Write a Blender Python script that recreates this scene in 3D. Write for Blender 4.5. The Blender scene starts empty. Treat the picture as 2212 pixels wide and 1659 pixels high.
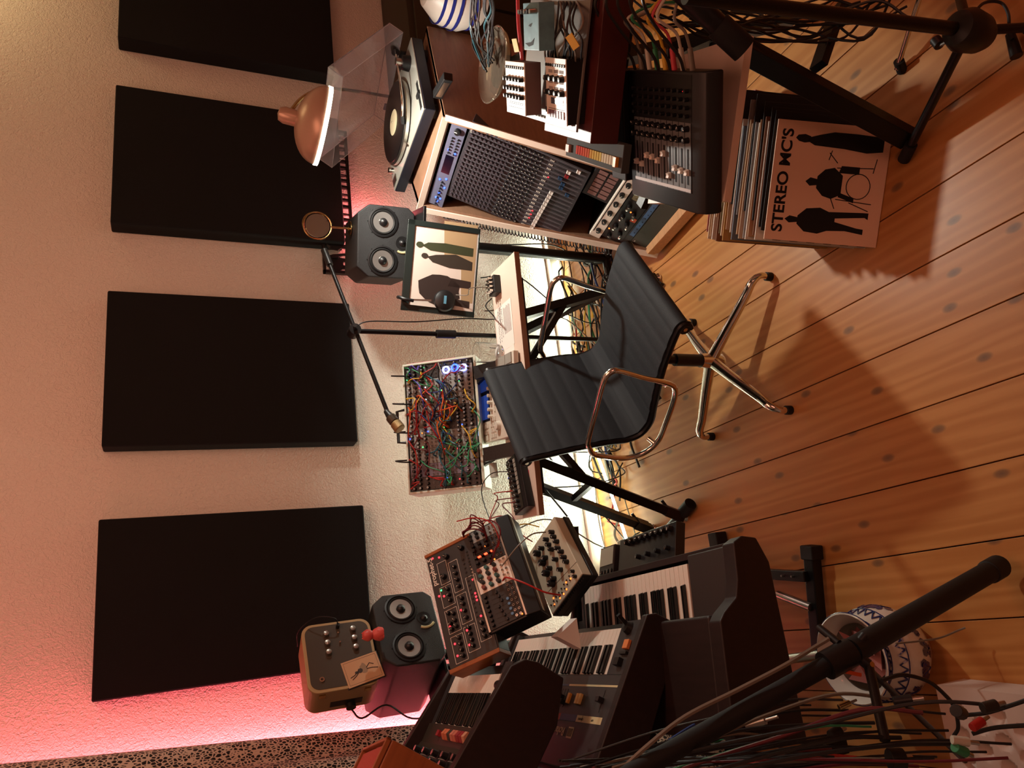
import bpy, math, random
from mathutils import Matrix, Vector
random.seed(7)
D = bpy.data
COL = bpy.context.scene.collection
SC = bpy.context.scene

# ---------------------------------------------------------------- camera (solved from the vanishing points of the wall)
FPX = 1640.0
EYE = Vector((0, 0, 1.72))
_down = Vector((-42, 3662, FPX)).normalized()
_xr = Vector((5240, -678, FPX)); _xr = (_xr - _xr.dot(_down) * _down).normalized()
_up = -_down
_yv = _up.cross(_xr)
RW = Matrix((_xr, _yv, _up))            # (right, down, forward) of the upright photo -> world


def ray(x, y):
    return RW @ Vector((1659 - y - 829.5, x - 1106, FPX))


def P(x, y, X=None, Y=None, Z=None):
    """world point seen at photo pixel (x, y) on a plane of the room"""
    r = ray(x, y)
    if Z is not None: t = (Z - EYE.z) / r.z
    elif Y is not None: t = Y / r.y
    else: t = X / r.x
    return EYE + t * r


cam = D.objects.new('camera', D.cameras.new('camera'))
COL.objects.link(cam)
cx = RW @ Vector((0, 1, 0)); cy = RW @ Vector((1, 0, 0)); cz = -(RW @ Vector((0, 0, 1)))
mw = Matrix((cx, cy, cz)).transposed().to_4x4(); mw.translation = EYE
cam.matrix_world = mw
cam.data.sensor_width = 36.0; cam.data.lens = FPX / 2212 * 36; cam.data.clip_start = 0.02
SC.camera = cam

# ---------------------------------------------------------------- light
SC.view_settings.view_transform = 'Standard'; SC.view_settings.look = 'None'
SC.view_settings.gamma = 1.0; SC.view_settings.use_curve_mapping = False
SC.view_settings.exposure = 0.0
w = D.worlds.new('world'); SC.world = w; w.use_nodes = True
w.node_tree.nodes['Background'].inputs[0].default_value = (0.9, 0.5, 0.42, 1)
w.node_tree.nodes['Background'].inputs[1].default_value = 0.03


def light(name, kind, loc, power, col, size=0.1, target=None, **k):
    l = D.lights.new(name, kind); l.energy = power; l.color = col
    if kind == 'AREA': l.shape = 'RECTANGLE' if 'sy' in k else 'DISK'; l.size = size; l.size_y = k.get('sy', size)
    elif kind in ('POINT', 'SPOT'): l.shadow_soft_size = size
    if kind == 'SPOT': l.spot_size = math.radians(k.get('cone', 120)); l.spot_blend = k.get('blend', .4)
    o = D.objects.new(name, l); COL.objects.link(o); o.location = loc
    if target is not None:
        o.rotation_euler = (Vector(target) - Vector(loc)).to_track_quat('-Z', 'Y').to_euler()
    return o


LAMP = Vector((1.60, 2.10, 1.28))
light('dome_lamp_bulb', 'SPOT', LAMP + Vector((-.02, -.02, .0)), 42, (1, .95, .84), .035, LAMP + Vector((-.35, -.15, -1)), cone=165, blend=.5)
light('led_strip_glow_right', 'AREA', (1.25, 2.86, .05), 5, (.93, 1, .80), 1.1, (1.25, 2.6, 1.6), sy=.03)
light('led_strip_glow_left', 'AREA', (.40, 2.80, .05), 7, (.93, 1, .80), 1.0, (.45, 2.62, 1.6), sy=.03)
light('pink_lamp_left', 'AREA', (-.37, 2.84, 1.45), 17, (1, .13, .17), .05, (.13, 3.70, 1.47), sy=1.9)
light('pink_lamp_right', 'POINT', (1.72, 2.84, .95), 3.2, (1, .16, .18), .03)
light('ceiling_wall_wash', 'AREA', (.7, 1.2, 2.6), 19, (1, .43, .27), 1.4, (.7, 3.6, 1.5))
light('room_fill', 'AREA', (.9, -1.4, 2.1), 10, (1, .38, .25), 1.5, (.7, 2.2, .3))
light('ceiling_warm_right', 'POINT', (2.7, 2.6, 2.6), 5, (1, .72, .36), .2)
light('red_floor_lamp', 'POINT', (2.4, .2, .8), 4, (1, .14, .08), .15)


# ---------------------------------------------------------------- materials
def lin(c):
    c = c / 255
    return c / 12.92 if c <= .04045 else ((c + .055) / 1.055) ** 2.4


MC = {}


def mat(name, rgb, rough=.5, metal=0.0, bump=0.0, bscale=200.0, var=0.0, vscale=8.0, emit=0.0, trans=0.0, coat=0.0, ior=1.45, vstretch=None):
    if name in MC: return MC[name]
    m = D.materials.new(name); m.use_nodes = True; MC[name] = m
    nt = m.node_tree; b = nt.nodes['Principled BSDF']
    c = [lin(v) for v in rgb] + [1]
    b.inputs['Base Color'].default_value = c
    b.inputs['Roughness'].default_value = rough; b.inputs['Metallic'].default_value = metal
    b.inputs['Transmission Weight'].default_value = trans; b.inputs['Coat Weight'].default_value = coat
    b.inputs['IOR'].default_value = ior
    if emit: b.inputs['Emission Color'].default_value = c; b.inputs['Emission Strength'].default_value = emit
    tc = nt.nodes.new('ShaderNodeTexCoord')
    if var:
        mp = nt.nodes.new('ShaderNodeMapping'); nt.links.new(tc.outputs['Object'], mp.inputs[0])
        if vstretch: mp.inputs['Scale'].default_value = vstretch
        n = nt.nodes.new('ShaderNodeTexNoise'); n.inputs['Scale'].default_value = vscale; n.inputs['Detail'].default_value = 6
        nt.links.new(mp.outputs[0], n.inputs[0])
        r = nt.nodes.new('ShaderNodeValToRGB'); nt.links.new(n.outputs[0], r.inputs[0])
        r.color_ramp.elements[0].position = .3; r.color_ramp.elements[1].position = .7
        r.color_ramp.elements[0].color = [v * (1 - var) for v in c[:3]] + [1]
        r.color_ramp.elements[1].color = [min(1, v * (1 + var)) for v in c[:3]] + [1]
        nt.links.new(r.outputs[0], b.inputs['Base Color'])
    if bump:
        n2 = nt.nodes.new('ShaderNodeTexNoise'); n2.inputs['Scale'].default_value = bscale; n2.inputs['Detail'].default_value = 3
        nt.links.new(tc.outputs['Object'], n2.inputs[0])
        bp = nt.nodes.new('ShaderNodeBump'); bp.inputs['Strength'].default_value = bump; bp.inputs['Distance'].default_value = .004
        nt.links.new(n2.outputs[0], bp.inputs['Height']); nt.links.new(bp.outputs[0], b.inputs['Normal'])
    return m


def ramp(nt, src, stops):
    r = nt.nodes.new('ShaderNodeValToRGB'); nt.links.new(src, r.inputs[0])
    while len(r.color_ramp.elements) < len(stops): r.color_ramp.elements.new(.5)
    for e, (p, c) in zip(r.color_ramp.elements, stops): e.position = p; e.color = [lin(v) for v in c] + [1]
    return r.outputs[0]


def wallmat():
    m = D.materials.new('woodchip_plaster'); m.use_nodes = True; nt = m.node_tree; b = nt.nodes['Principled BSDF']
    b.inputs['Base Color'].default_value = (.72, .68, .60, 1); b.inputs['Roughness'].default_value = .75
    tc = nt.nodes.new('ShaderNodeTexCoord')
    v = nt.nodes.new('ShaderNodeTexNoise'); v.inputs['Scale'].default_value = 95; v.inputs['Detail'].default_value = 2; v.inputs['Distortion'].default_value = 1.2
    nt.links.new(tc.outputs['Object'], v.inputs[0])
    bp = nt.nodes.new('ShaderNodeBump'); bp.inputs['Strength'].default_value = .9; bp.inputs['Distance'].default_value = .006
    nt.links.new(v.outputs[0], bp.inputs['Height']); nt.links.new(bp.outputs[0], b.inputs['Normal'])
    return m


def plankmat():
    m = D.materials.new('pine_plank'); m.use_nodes = True; nt = m.node_tree; b = nt.nodes['Principled BSDF']
    tc = nt.nodes.new('ShaderNodeTexCoord'); oi = nt.nodes.new('ShaderNodeObjectInfo')
    mp = nt.nodes.new('ShaderNodeMapping'); mp.inputs['Scale'].default_value = (7, .6, 1)
    nt.links.new(tc.outputs['Object'], mp.inputs[0])
    ad = nt.nodes.new('ShaderNodeVectorMath'); ad.operation = 'ADD'
    cb = nt.nodes.new('ShaderNodeCombineXYZ'); mu = nt.nodes.new('ShaderNodeMath'); mu.operation = 'MULTIPLY'; mu.inputs[1].default_value = 37
    nt.links.new(oi.outputs['Random'], mu.inputs[0]); nt.links.new(mu.outputs[0], cb.inputs[0]); nt.links.new(mu.outputs[0], cb.inputs[1])
    nt.links.new(mp.outputs[0], ad.inputs[0]); nt.links.new(cb.outputs[0], ad.inputs[1])
    wv = nt.nodes.new('ShaderNodeTexWave'); wv.bands_direction = 'X'; wv.inputs['Scale'].default_value = 1.3; wv.inputs['Distortion'].default_value = 11
    wv.inputs['Detail'].default_value = 4; wv.inputs['Detail Scale'].default_value = 1.3
    nt.links.new(ad.outputs[0], wv.inputs[0])
    colr = ramp(nt, wv.outputs['Fac'], [(0, (178, 120, 62)), (.5, (184, 127, 68)), (1, (192, 136, 76))])
    # knots: real dark marks in the wood
    mp2 = nt.nodes.new('ShaderNodeMapping'); mp2.inputs['Scale'].default_value = (7.0, 3.6, 1)
    nt.links.new(tc.outputs['Object'], mp2.inputs[0])
    ad2 = nt.nodes.new('ShaderNodeVectorMath'); ad2.operation = 'ADD'
    nt.links.new(mp2.outputs[0], ad2.inputs[0]); nt.links.new(cb.outputs[0], ad2.inputs[1])
    vo = nt.nodes.new('ShaderNodeTexVoronoi'); vo.voronoi_dimensions = '2D'; vo.inputs['Scale'].default_value = 1.0
    nt.links.new(ad2.outputs[0], vo.inputs[0])
    kn = ramp(nt, vo.outputs['Distance'], [(0, (235, 235, 235)), (.05, (210, 210, 210)), (.085, (0, 0, 0))])
    mx = nt.nodes.new('ShaderNodeMix'); mx.data_type = 'RGBA'
    nt.links.new(kn, mx.inputs[0]); nt.links.new(colr, mx.inputs[6]); mx.inputs[7].default_value = (.12, .07, .04, 1)
    nt.links.new(mx.outputs[2], b.inputs['Base Color'])
    b.inputs['Roughness'].default_value = .42; b.inputs['Coat Weight'].default_value = .06; b.inputs['Coat Roughness'].default_value = .3
    return m


def lacemat():
    m = D.materials.new('crackle_print_curtain'); m.use_nodes = True; nt = m.node_tree; b = nt.nodes['Principled BSDF']
    tc = nt.nodes.new('ShaderNodeTexCoord'); v = nt.nodes.new('ShaderNodeTexVoronoi'); v.feature = 'DISTANCE_TO_EDGE'; v.inputs['Scale'].default_value = 75
    nt.links.new(tc.outputs['Object'], v.inputs[0])
    n = nt.nodes.new('ShaderNodeTexNoise'); n.inputs['Scale'].default_value = 30; nt.links.new(tc.outputs['Object'], n.inputs[0])
    mu = nt.nodes.new('ShaderNodeMath'); mu.operation = 'MULTIPLY'; nt.links.new(v.outputs['Distance'], mu.inputs[0]); nt.links.new(n.outputs[0], mu.inputs[1])
    c = ramp(nt, mu.outputs[0], [(0, (205, 190, 175)), (.055, (205, 190, 175)), (.075, (14, 12, 11))])
    nt.links.new(c, b.inputs['Base Color']); b.inputs['Roughness'].default_value = .85
    return m


M_WALL = wallmat(); M_PLANK = plankmat(); M_LACE = lacemat()
BLACK = mat('black_plastic', (20, 20, 21), .42)
BLACKM = mat('black_powder_coated_steel', (17, 17, 18), .38, .3, bump=.1)
RUBBER = mat('black_rubber', (14, 14, 14), .7)
FELT = mat('black_acoustic_cloth', (7, 6, 6), .95, bump=.3, bscale=400)
CHROME = mat('chrome', (225, 222, 215), .08, 1)
STEEL = mat('brushed_steel', (175, 172, 165), .3, 1)
BRASS = mat('brass', (196, 168, 116), .22, 1)
WHITE = mat('white_plastic', (228, 222, 210), .45)
IVORY = mat('ivory_keys', (226, 218, 205), .3)
EBONY = mat('ebony_keys', (10, 10, 10), .22)
BEIGE = mat('beige_painted_metal', (186, 180, 158), .45)
GREYB = mat('warm_grey_plastic', (206, 200, 186), .45)
GREY = mat('grey_panel', (108, 106, 102), .45)
DGREY = mat('dark_grey_panel', (48, 48, 49), .45)
WOODT = mat('light_ply_wood', (196, 150, 108), .45, var=.12, vscale=12, vstretch=(1, 8, 8))
WOODP = mat('pale_laminate', (218, 198, 182), .4, var=.04)
WOODR = mat('brown_laminate', (132, 98, 76), .5, var=.12, vscale=10, vstretch=(2, 2, 12))
WALNUT = mat('walnut_cheek', (34, 20, 18), .5, var=.25, vscale=10, vstretch=(1, 8, 6))
OAK = mat('warm_oak_cheek', (150, 88, 48), .4, var=.2, vscale=10, vstretch=(8, 1, 8))
MAHOG = mat('mahogany_veneer', (74, 26, 22), .45, var=.2, vscale=10)
PAPER = mat('white_paper', (228, 222, 214), .8)
INK = mat('black_ink', (14, 13, 13), .8)
LEATH = mat('charcoal_ribbed_fabric', (33, 39, 44), .7, bump=.25, bscale=600)
GLASS = mat('clear_glass', (255, 255, 255), .02, trans=1, ior=1.45)
ACRYL = mat('clear_acrylic', (244, 246, 252), .04, trans=.93, ior=1.16, coat=.6)
LEDW = mat('white_led_strip', (240, 255, 225), .5, emit=14)
REDL = mat('red_indicator_light', (255, 40, 50), .5, emit=5)
ORL = mat('orange_indicator_light', (255, 110, 40), .5, emit=4)
BLUEL = mat('blue_indicator_light', (40, 70, 255), .5, emit=9)
GRNL = mat('green_indicator_light', (60, 255, 120), .5, emit=4)
WHL = mat('white_indicator_light', (235, 240, 255), .5, emit=3)
CAB = {k: mat(k + '_cable_jacket', c, .45) for k, c in dict(black=(16, 16, 17), red=(168, 36, 30), orange=(206, 84, 34), yellow=(204, 164, 52),
       green=(50, 136, 92), blue=(40, 62, 120), teal=(40, 96, 110), grey=(120, 112, 100), white=(200, 196, 180), pink=(200, 70, 80), purple=(80, 66, 170), maroon=(96, 22, 34)).items()}


# ---------------------------------------------------------------- mesh helpers
class MB:
    def __init__(s): s.v = []; s.f = []; s.mi = []; s.m = 0; s.T = None

    def add(s, vs, fs):
        o = len(s.v)
        s.v += [tuple(s.T @ Vector(v)) if s.T else tuple(v) for v in vs]
        s.f += [tuple(i + o for i in f) for f in fs]; s.mi += [s.m] * len(fs)
        return s

    def box(s, x0, y0, z0, x1, y1, z1):
        v = [(x, y, z) for z in (z0, z1) for y in (y0, y1) for x in (x0, x1)]
        return s.add(v, [(0, 2, 3, 1), (4, 5, 7, 6), (0, 1, 5, 4), (2, 6, 7, 3), (0, 4, 6, 2), (1, 3, 7, 5)])

    def hexa(s, v):     # bottom four then top four, both counter-clockwise
        return s.add(v, [(3, 2, 1, 0), (4, 5, 6, 7), (0, 1, 5, 4), (1, 2, 6, 5), (2, 3, 7, 6), (3, 0, 4, 7)])

    def bar(s, a, b, w_, h=None, upv=(0, 0, 1)):
        a = Vector(a); b = Vector(b); h = h or w_; d = (b - a).normalized()
        u = d.cross(Vector(upv));
        if u.length < 1e-3: u = d.cross(Vector((1, 0, 0)))
        u.normalize(); v = u.cross(d)
        u *= w_ / 2; v *= h / 2
        return s.hexa([a - u - v, a + u - v, a + u + v, a - u + v, b - u - v, b + u - v, b + u + v, b - u + v][0:4] + [b - u - v, b + u - v, b + u + v, b - u + v])

    def cyl(s, a, b, r0, r1=None, n=14, cap=True):
        a = Vector(a); b = Vector(b); r1 = r0 if r1 is None else r1; d = (b - a).normalized()
        u = d.cross(Vector((0, 0, 1)))
        if u.length < 1e-3: u = Vector((1, 0, 0))
        u.normalize(); v = d.cross(u)
        vs = []
        for c, r in ((a, r0), (b, r1)):
            for i in range(n):
                t = 2 * math.pi * i / n; vs.append(c + u * r * math.cos(t) + v * r * math.sin(t))
        fs = [(i, (i + 1) % n, n + (i + 1) % n, n + i) for i in range(n)]
        if cap: fs += [tuple(range(n))[::-1], tuple(range(n, 2 * n))]
        return s.add(vs, fs)

    def tube(s, pts, r, n=8, closed=False):
        pts = [Vector(p) for p in pts]; vs = []; N = len(pts); u = None
        rr = r if isinstance(r, (list, tuple)) else [r] * N
        for i, p in enumerate(pts):
            a = pts[i - 1] if (i > 0 or closed) else p; b = pts[(i + 1) % N] if (i < N - 1 or closed) else p
            d = (b - a)
            if d.length < 1e-7: d = Vector((0, 0, 1))
            d.normalize()
            if u is None:
                u = d.cross(Vector((0, 0, 1)))
                if u.length < 1e-2: u = d.cross(Vector((1, 0, 0)))
            u = u - d * u.dot(d); u.normalize(); v = d.cross(u)
            for k in range(n):
                t = 2 * math.pi * k / n; vs.append(p + (u * math.cos(t) + v * math.sin(t)) * rr[i])
        fs = []
        for i in range(N if closed else N - 1):
            j = (i + 1) % N
            fs += [(i * n + k, i * n + (k + 1) % n, j * n + (k + 1) % n, j * n + k) for k in range(n)]
        if not closed: fs += [tuple(range(n))[::-1], tuple(range((N - 1) * n, N * n))]
        return s.add(vs, fs)

    def lathe(s, prof, o=(0, 0, 0), n=28, ax=((1, 0, 0), (0, 1, 0), (0, 0, 1))):
        o = Vector(o); X, Y, Z = [Vector(a) for a in ax]; vs = []
        for r, z in prof:
            for k in range(n):
                t = 2 * math.pi * k / n; vs.append(o + X * r * math.cos(t) + Y * r * math.sin(t) + Z * z)
        fs = []
        for i in range(len(prof) - 1):
            fs += [(i * n + k, i * n + (k + 1) % n, (i + 1) * n + (k + 1) % n, (i + 1) * n + k) for k in range(n)]
        return s.add(vs, fs)

    def prism(s, poly, a0, a1, ax='x'):     # polygon in the plane across the axis
        def mk(p, a): return {'x': (a, p[0], p[1]), 'y': (p[0], a, p[1]), 'z': (p[0], p[1], a)}[ax]
        n = len(poly); vs = [mk(p, a0) for p in poly] + [mk(p, a1) for p in poly]
        return s.add(vs, [tuple(range(n))[::-1], tuple(range(n, 2 * n))] + [(i, (i + 1) % n, n + (i + 1) % n, n + i) for i in range(n)])

    def build(s, name, mats, parent=None, bevel=0, seg=2, label=None, kind=None, loc=None, sub=0):
        me = D.meshes.new(name); me.from_pydata(s.v, [], s.f)
        if not isinstance(mats, (list, tuple)): mats = [mats]
        for m in mats: me.materials.append(m)
        me.polygons.foreach_set('material_index', s.mi)
        import bmesh
        bm = bmesh.new(); bm.from_mesh(me); bmesh.ops.recalc_face_normals(bm, faces=bm.faces); bm.to_mesh(me); bm.free()
        me.polygons.foreach_set('use_smooth', [True] * len(me.polygons)); me.set_sharp_from_angle(angle=math.radians(38))
        o = D.objects.new(name, me); COL.objects.link(o)
        if parent: o.parent = parent
        if loc is not None: o.location = loc
        if bevel:
            b = o.modifiers.new('bevel', 'BEVEL'); b.width = bevel; b.segments = seg; b.limit_method = 'ANGLE'; b.angle_limit = .6; b.harden_normals = True
        if sub:
            b = o.modifiers.new('sub', 'SUBSURF'); b.levels = sub; b.render_levels = sub
        if label: o['label'] = label
        if kind: o['kind'] = kind
        return o


def tag(o, label, cat, group=None, kind=None):
    o['label'] = label; o['category'] = cat
    if group: o['group'] = group
    if kind: o['kind'] = kind
    return o


def frame(x, y, z, yaw, pit=0, rol=0):
    return Matrix.Translation((x, y, z)) @ Matrix.Rotation(math.radians(yaw), 4, 'Z') @ Matrix.Rotation(math.radians(pit), 4, 'X') @ Matrix.Rotation(math.radians(rol), 4, 'Y')


def thing(name, label, cat, M=None, group=None):
    o = D.objects.new(name, None); COL.objects.link(o); o.empty_display_size = .05
    if M is not None: o.matrix_world = M
    return tag(o, label, cat, group)


def dup(o, parent=None):
    c = o.copy(); COL.objects.link(c)
    if parent: c.parent = parent
    for ch in o.children: dup(ch, c)
    return c


def cat_rom(pts, k=6):
    pts = [Vector(p) for p in pts]; P_ = [pts[0] * 2 - pts[1]] + pts + [pts[-1] * 2 - pts[-2]]; out = []
    for i in range(1, len(P_) - 2):
        a, b, c, d = P_[i - 1:i + 3]
        for j in range(k):
            t = j / k
            out.append(.5 * ((2 * b) + (c - a) * t + (2 * a - 5 * b + 4 * c - d) * t * t + (3 * b - a - 3 * c + d) * t ** 3))
    out.append(pts[-1]); return out


def cable(pts, color, label, r=.0022, name='cable', cat='cable', group=None, k=6, n=6):
    mb = MB().tube(cat_rom(pts, k), r, n)
    return tag(mb.build(name, CAB[color]), label, cat, group)


def text(s, size, parent, name, m, loc, rot=(0, 0, 0), align='CENTER', ext=.0003, sx=1.0, bold=0.0, label=None):
    c = D.curves.new(name, 'FONT'); c.body = s; c.size = size; c.extrude = ext; c.align_x = align; c.align_y = 'CENTER'; c.offset = bold
    t = D.objects.new('tmp', c); COL.objects.link(t)
    dg = bpy.context.evaluated_depsgraph_get(); me = D.meshes.new_from_object(t.evaluated_get(dg)); D.objects.remove(t)
    me.materials.clear(); me.materials.append(m)
    o = D.objects.new(name, me); COL.objects.link(o); o.parent = parent; o.location = loc; o.rotation_euler = rot; o.scale = (sx, 1, 1)
    if label: o['label'] = label
    return o


def knobs(parent, pts, r, h, m, name='knob', n=10, top=None, z=0, each=False, mark=True):
    """knobs on the panel plane; each=True makes every knob a part of its own sharing one mesh"""
    if each:
        mb = MB(); mb.lathe([(0, 0), (r * 1.1, 0), (r, h * .35), (r * .92, h), (r * .8, h * 1.03), (0, h * 1.03)], n=n + 4)
        if mark: mb.m = 1; mb.box(-r * .1, 0, h * 1.03, r * .1, r * .85, h * 1.06)
        first = mb.build(name, [m, top or WHITE], parent); first.location = (pts[0][0], pts[0][1], z)
        for x, y in pts[1:]:
            c = first.copy(); COL.objects.link(c); c.location = (x, y, z); c.rotation_euler = (0, 0, random.uniform(-2, 2))
        return first
    mb = MB()
    for x, y in pts:
        mb.m = 0; mb.lathe([(r, 0), (r * .9, h), (0, h)], (x, y, z), n=n)
        if mark:
            mb.m = 1; a = random.uniform(0, 6.28); mb.bar((x, y, z + h), (x + r * .85 * math.cos(a), y + r * .85 * math.sin(a), z + h), r * .2, .0006)
    o = mb.build(name, [m, top or WHITE], parent, kind='stuff' if len(pts) > 12 else None)
    return o


def leds(parent, pts, r, m, z=0, name='indicator_light'):
    first = None
    for x, y in pts:
        if first is None:
            first = MB().lathe([(r, 0), (r * .8, r * .6), (0, r * .8)], n=8).build(name, m, parent, loc=(x, y, z))
        else:
            c = first.copy(); COL.objects.link(c); c.location = (x, y, z)


def keyboard(parent, nw, w_, ln, y0=0, z=0, start=0, x0=0):
    """row of piano keys: white keys from x0 to x0+w_, front edge at y0; start = index of first white key in the octave (C=0)"""
    kw = w_ / nw
    first = MB().box(.0004, 0, -.012, kw - .0004, ln, 0).build('white_key', IVORY, parent, bevel=.0006, seg=1, loc=(x0, y0, z))
    for i in range(1, nw):
        c = first.copy(); COL.objects.link(c); c.location = (x0 + i * kw, y0, z)
    bf = None
    for i in range(nw - 1):
        if (start + i) % 7 in (2, 6): continue
        loc = (x0 + (i + 1) * kw, y0 + ln * .36, z)
        if bf is None:
            b = kw * .27
            mb = MB(); mb.prism([(0, 0), (.004, .010), (ln * .64, .0095), (ln * .64, 0)], -b, b, 'x')
            bf = mb.build('black_key', EBONY, parent, bevel=.0012, seg=1, loc=loc)
        else:
            c = bf.copy(); COL.objects.link(c); c.location = loc

# ================================================================ THE ROOM
WY = 2.92
tag(MB().box(-1.0, WY, 0, 3.6, WY + .1, 2.75).build('wall_back', M_WALL), 'white textured woodchip wall behind the desk', 'wall', kind='structure')
tag(MB().box(-1.1, -2.4, 0, -1.0, WY + .1, 2.75).build('wall_left', M_WALL), 'white side wall behind the printed curtain', 'wall', kind='structure')
tag(MB().box(3.6, -2.4, 0, 3.7, WY + .1, 2.75).build('wall_right', M_WALL), 'white side wall on the mixer side', 'wall', kind='structure')
tag(MB().box(-1.1, -2.5, 0, 3.7, -2.4, 2.75).build('wall_front', M_WALL), 'white wall behind the viewer', 'wall', kind='structure')
tag(MB().box(-1.1, -2.5, 2.75, 3.7, WY + .1, 2.85).build('ceiling', M_WALL), 'white ceiling', 'ceiling', kind='structure')
tag(MB().box(-1.0, WY - .016, 0, 3.6, WY, .075).build('baseboard_back', WHITE, bevel=.003), 'white painted skirting along the back wall', 'baseboard', kind='structure')
fl = MB().box(-1.1, -2.4, -.06, 3.6, WY, -.03).build('floor', mat('dark_subfloor', (30, 20, 12), .9)); tag(fl, 'pine floorboards with dark knots', 'floor', kind='structure')
pw = .1700
for i in range(-5, 17):
    x0 = .212 + i * pw
    if x0 < -1.1 or x0 + pw > 3.62: continue
    y = -2.4
    cuts = [WY] if i % 3 else [random.uniform(-1.5, 0.2), WY]
    for yc in cuts:
        pl = MB().box(.0013, 0, -.028, pw - .0013, yc - y - .002, 0).build('plank', M_PLANK, fl, bevel=.0012, seg=1)
        pl.location = (x0, y, random.uniform(-.0008, .0)); y = yc

# printed curtain
mb = MB(); NU, NV = 60, 10; vs = []
for j in range(NV + 1):
    for i in range(NU + 1):
        u = i / NU; v = j / NV; z = 2.55 - v * 2.5
        xf = -.20 - .075 * (2.25 - z); y = 2.78 - u * 1.9
        vs.append((xf - .46 * u + .018 * math.sin(u * 55) * (.4 + .6 * v), y, z))
mb.add(vs, [(j * (NU + 1) + i, j * (NU + 1) + i + 1, (j + 1) * (NU + 1) + i + 1, (j + 1) * (NU + 1) + i) for j in range(NV) for i in range(NU)])
cu = mb.build('curtain', M_LACE); so = cu.modifiers.new('thick', 'SOLIDIFY'); so.thickness = .002
tag(cu, 'cream curtain with a black crackle print hanging at the left wall', 'curtain')

# acoustic panels
def panel(x0, x1, z0, z1, label, sag=0.0):
    o = MB().box(x0, WY - .08, z0, x1, WY - .001, z1).build('acoustic_panel', FELT, bevel=.006)
    tag(o, label, 'panel', None)
    return o
yv = WY - .08
panel(P(203, 1517, Y=yv).x, P(215, 1122, Y=yv).x, 1.055, 1.937, 'large black acoustic panel above the tape echo case, leftmost on the wall')
panel(P(220, 965, Y=yv).x, P(238, 627, Y=yv).x, 1.06, 1.937, 'black acoustic panel behind the microphone boom')
panel(P(240, 480, Y=yv).x, P(252, 182, Y=yv).x, 1.06, 1.937, 'black acoustic panel behind the dome lamp and the carved frieze')
panel(P(258, 80, Y=yv).x, P(258, 80, Y=yv).x + .6, 1.06, 1.937, 'black acoustic panel beyond the turntable lid, cut by the picture edge')

# LED strip at the foot of the wall
t = thing('led_strip', 'glowing white LED strip along the foot of the wall under the desk', 'light', Matrix.Translation((0, 0, 0)))
mb = MB().tube(cat_rom([(1.62, 2.885, .03), (1.3, 2.885, .035), (1.0, 2.88, .03), (.75, 2.87, .03), (.5, 2.88, .03), (.2, 2.87, .03)]), .006, 6)
mb.build('lit_tube', LEDW, t)
t = thing('led_strip', 'second glowing LED strip lying over the cable bundle on the floor', 'light', Matrix.Translation((0, 0, 0)))
MB().tube(cat_rom([tuple(P(1288, 975, Z=.06)), tuple(P(1318, 1060, Z=.06)), tuple(P(1345, 1140, Z=.06)), tuple(P(1362, 1195, Z=.06))]), .006, 6).build('lit_tube', LEDW, t)

# dark cabinet at the right end of the wall
t = thing('low_cabinet', 'dark low cabinet against the wall beyond the mixer rack', 'cabinet', Matrix.Translation((2.12, 2.55, 0)))
dk = mat('dark_olive_paint', (52, 44, 30), .6)
MB().box(0, 0, .05, 1.2, .36, .79).build('body', dk, t, bevel=.004)
for i in range(2): MB().box(.02 + i * .59, -.018, .07, .59 + i * .59, 0, .76).build('door', dk, t, bevel=.003)
for i in range(2): MB().box(0 + .05 + i * 1.0, .03, 0, .12 + i * 1.0, .33, .05).build('foot', BLACK, t)

# ================================================================ HANGING FRIEZE
t = thing('carved_frieze', 'black carved wooden frieze of walking elephants under the acoustic panel', 'carving', Matrix.Translation((P(760, 592, Y=2.86).x, 2.86, P(762, 480, Y=2.86).z)))
L_ = P(765, 334, Y=2.86).x - P(760, 592, Y=2.86).x + .12; Hh = .135
BW = mat('black_stained_wood', (13, 10, 9), .35)
mb = MB(); mb.box(0, 0, 0, L_, .02, .012); mb.box(0, 0, Hh - .012, L_, .02, Hh); mb.box(0, 0, 0, .014, .02, Hh); mb.box(L_ - .014, 0, 0, L_, .02, Hh)
mb.build('frame', BW, t, bevel=.002)
first = None
ne = 7; ew = (L_ - .03) / ne
for i in range(ne):
    if first is None:
        m2 = MB()
        s = ew * .84
        m2.prism([(0, .52), (.08, .8), (.3, .9), (.55, .86), (.66, .92), (.82, .86), (.92, .7), (1.02, .35), (1.0, .08), (.93, .08), (.92, .36), (.82, .5), (.74, .45), (.72, .06), (.58, .06), (.56, .38), (.34, .38), (.32, .06), (.16, .06), (.14, .4)], 0, 1, 'y')
        m2.v = [(x * s, .003 + y * .015, z * Hh * .94 + .002) for x, y, z in m2.v]
        m2.add([(s * .66, -.003, Hh * .8), (s * .8, -.003, Hh * .74), (s * .78, -.003, Hh * .5), (s * .66, -.003, Hh * .52), (s * .66, .004, Hh * .8), (s * .8, .004, Hh * .74), (s * .78, .004, Hh * .5), (s * .66, .004, Hh * .52)], [(0, 1, 2, 3), (7, 6, 5, 4), (0, 4, 5, 1), (1, 5, 6, 2), (2, 6, 7, 3), (3, 7, 4, 0)])
        first = m2.build('carved_elephant', BW, t, bevel=.003, seg=2); first.location = (.014, 0, 0)
    else:
        c = first.copy(); COL.objects.link(c); c.location = (.014 + i * ew, 0, 0)

# ================================================================ SPEAKERS
SPKB = mat('speckled_black_speaker_paint', (30, 31, 32), .55, bump=.35, bscale=500)
CONE = mat('silver_speaker_cone', (196, 196, 192), .28, .85)


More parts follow.
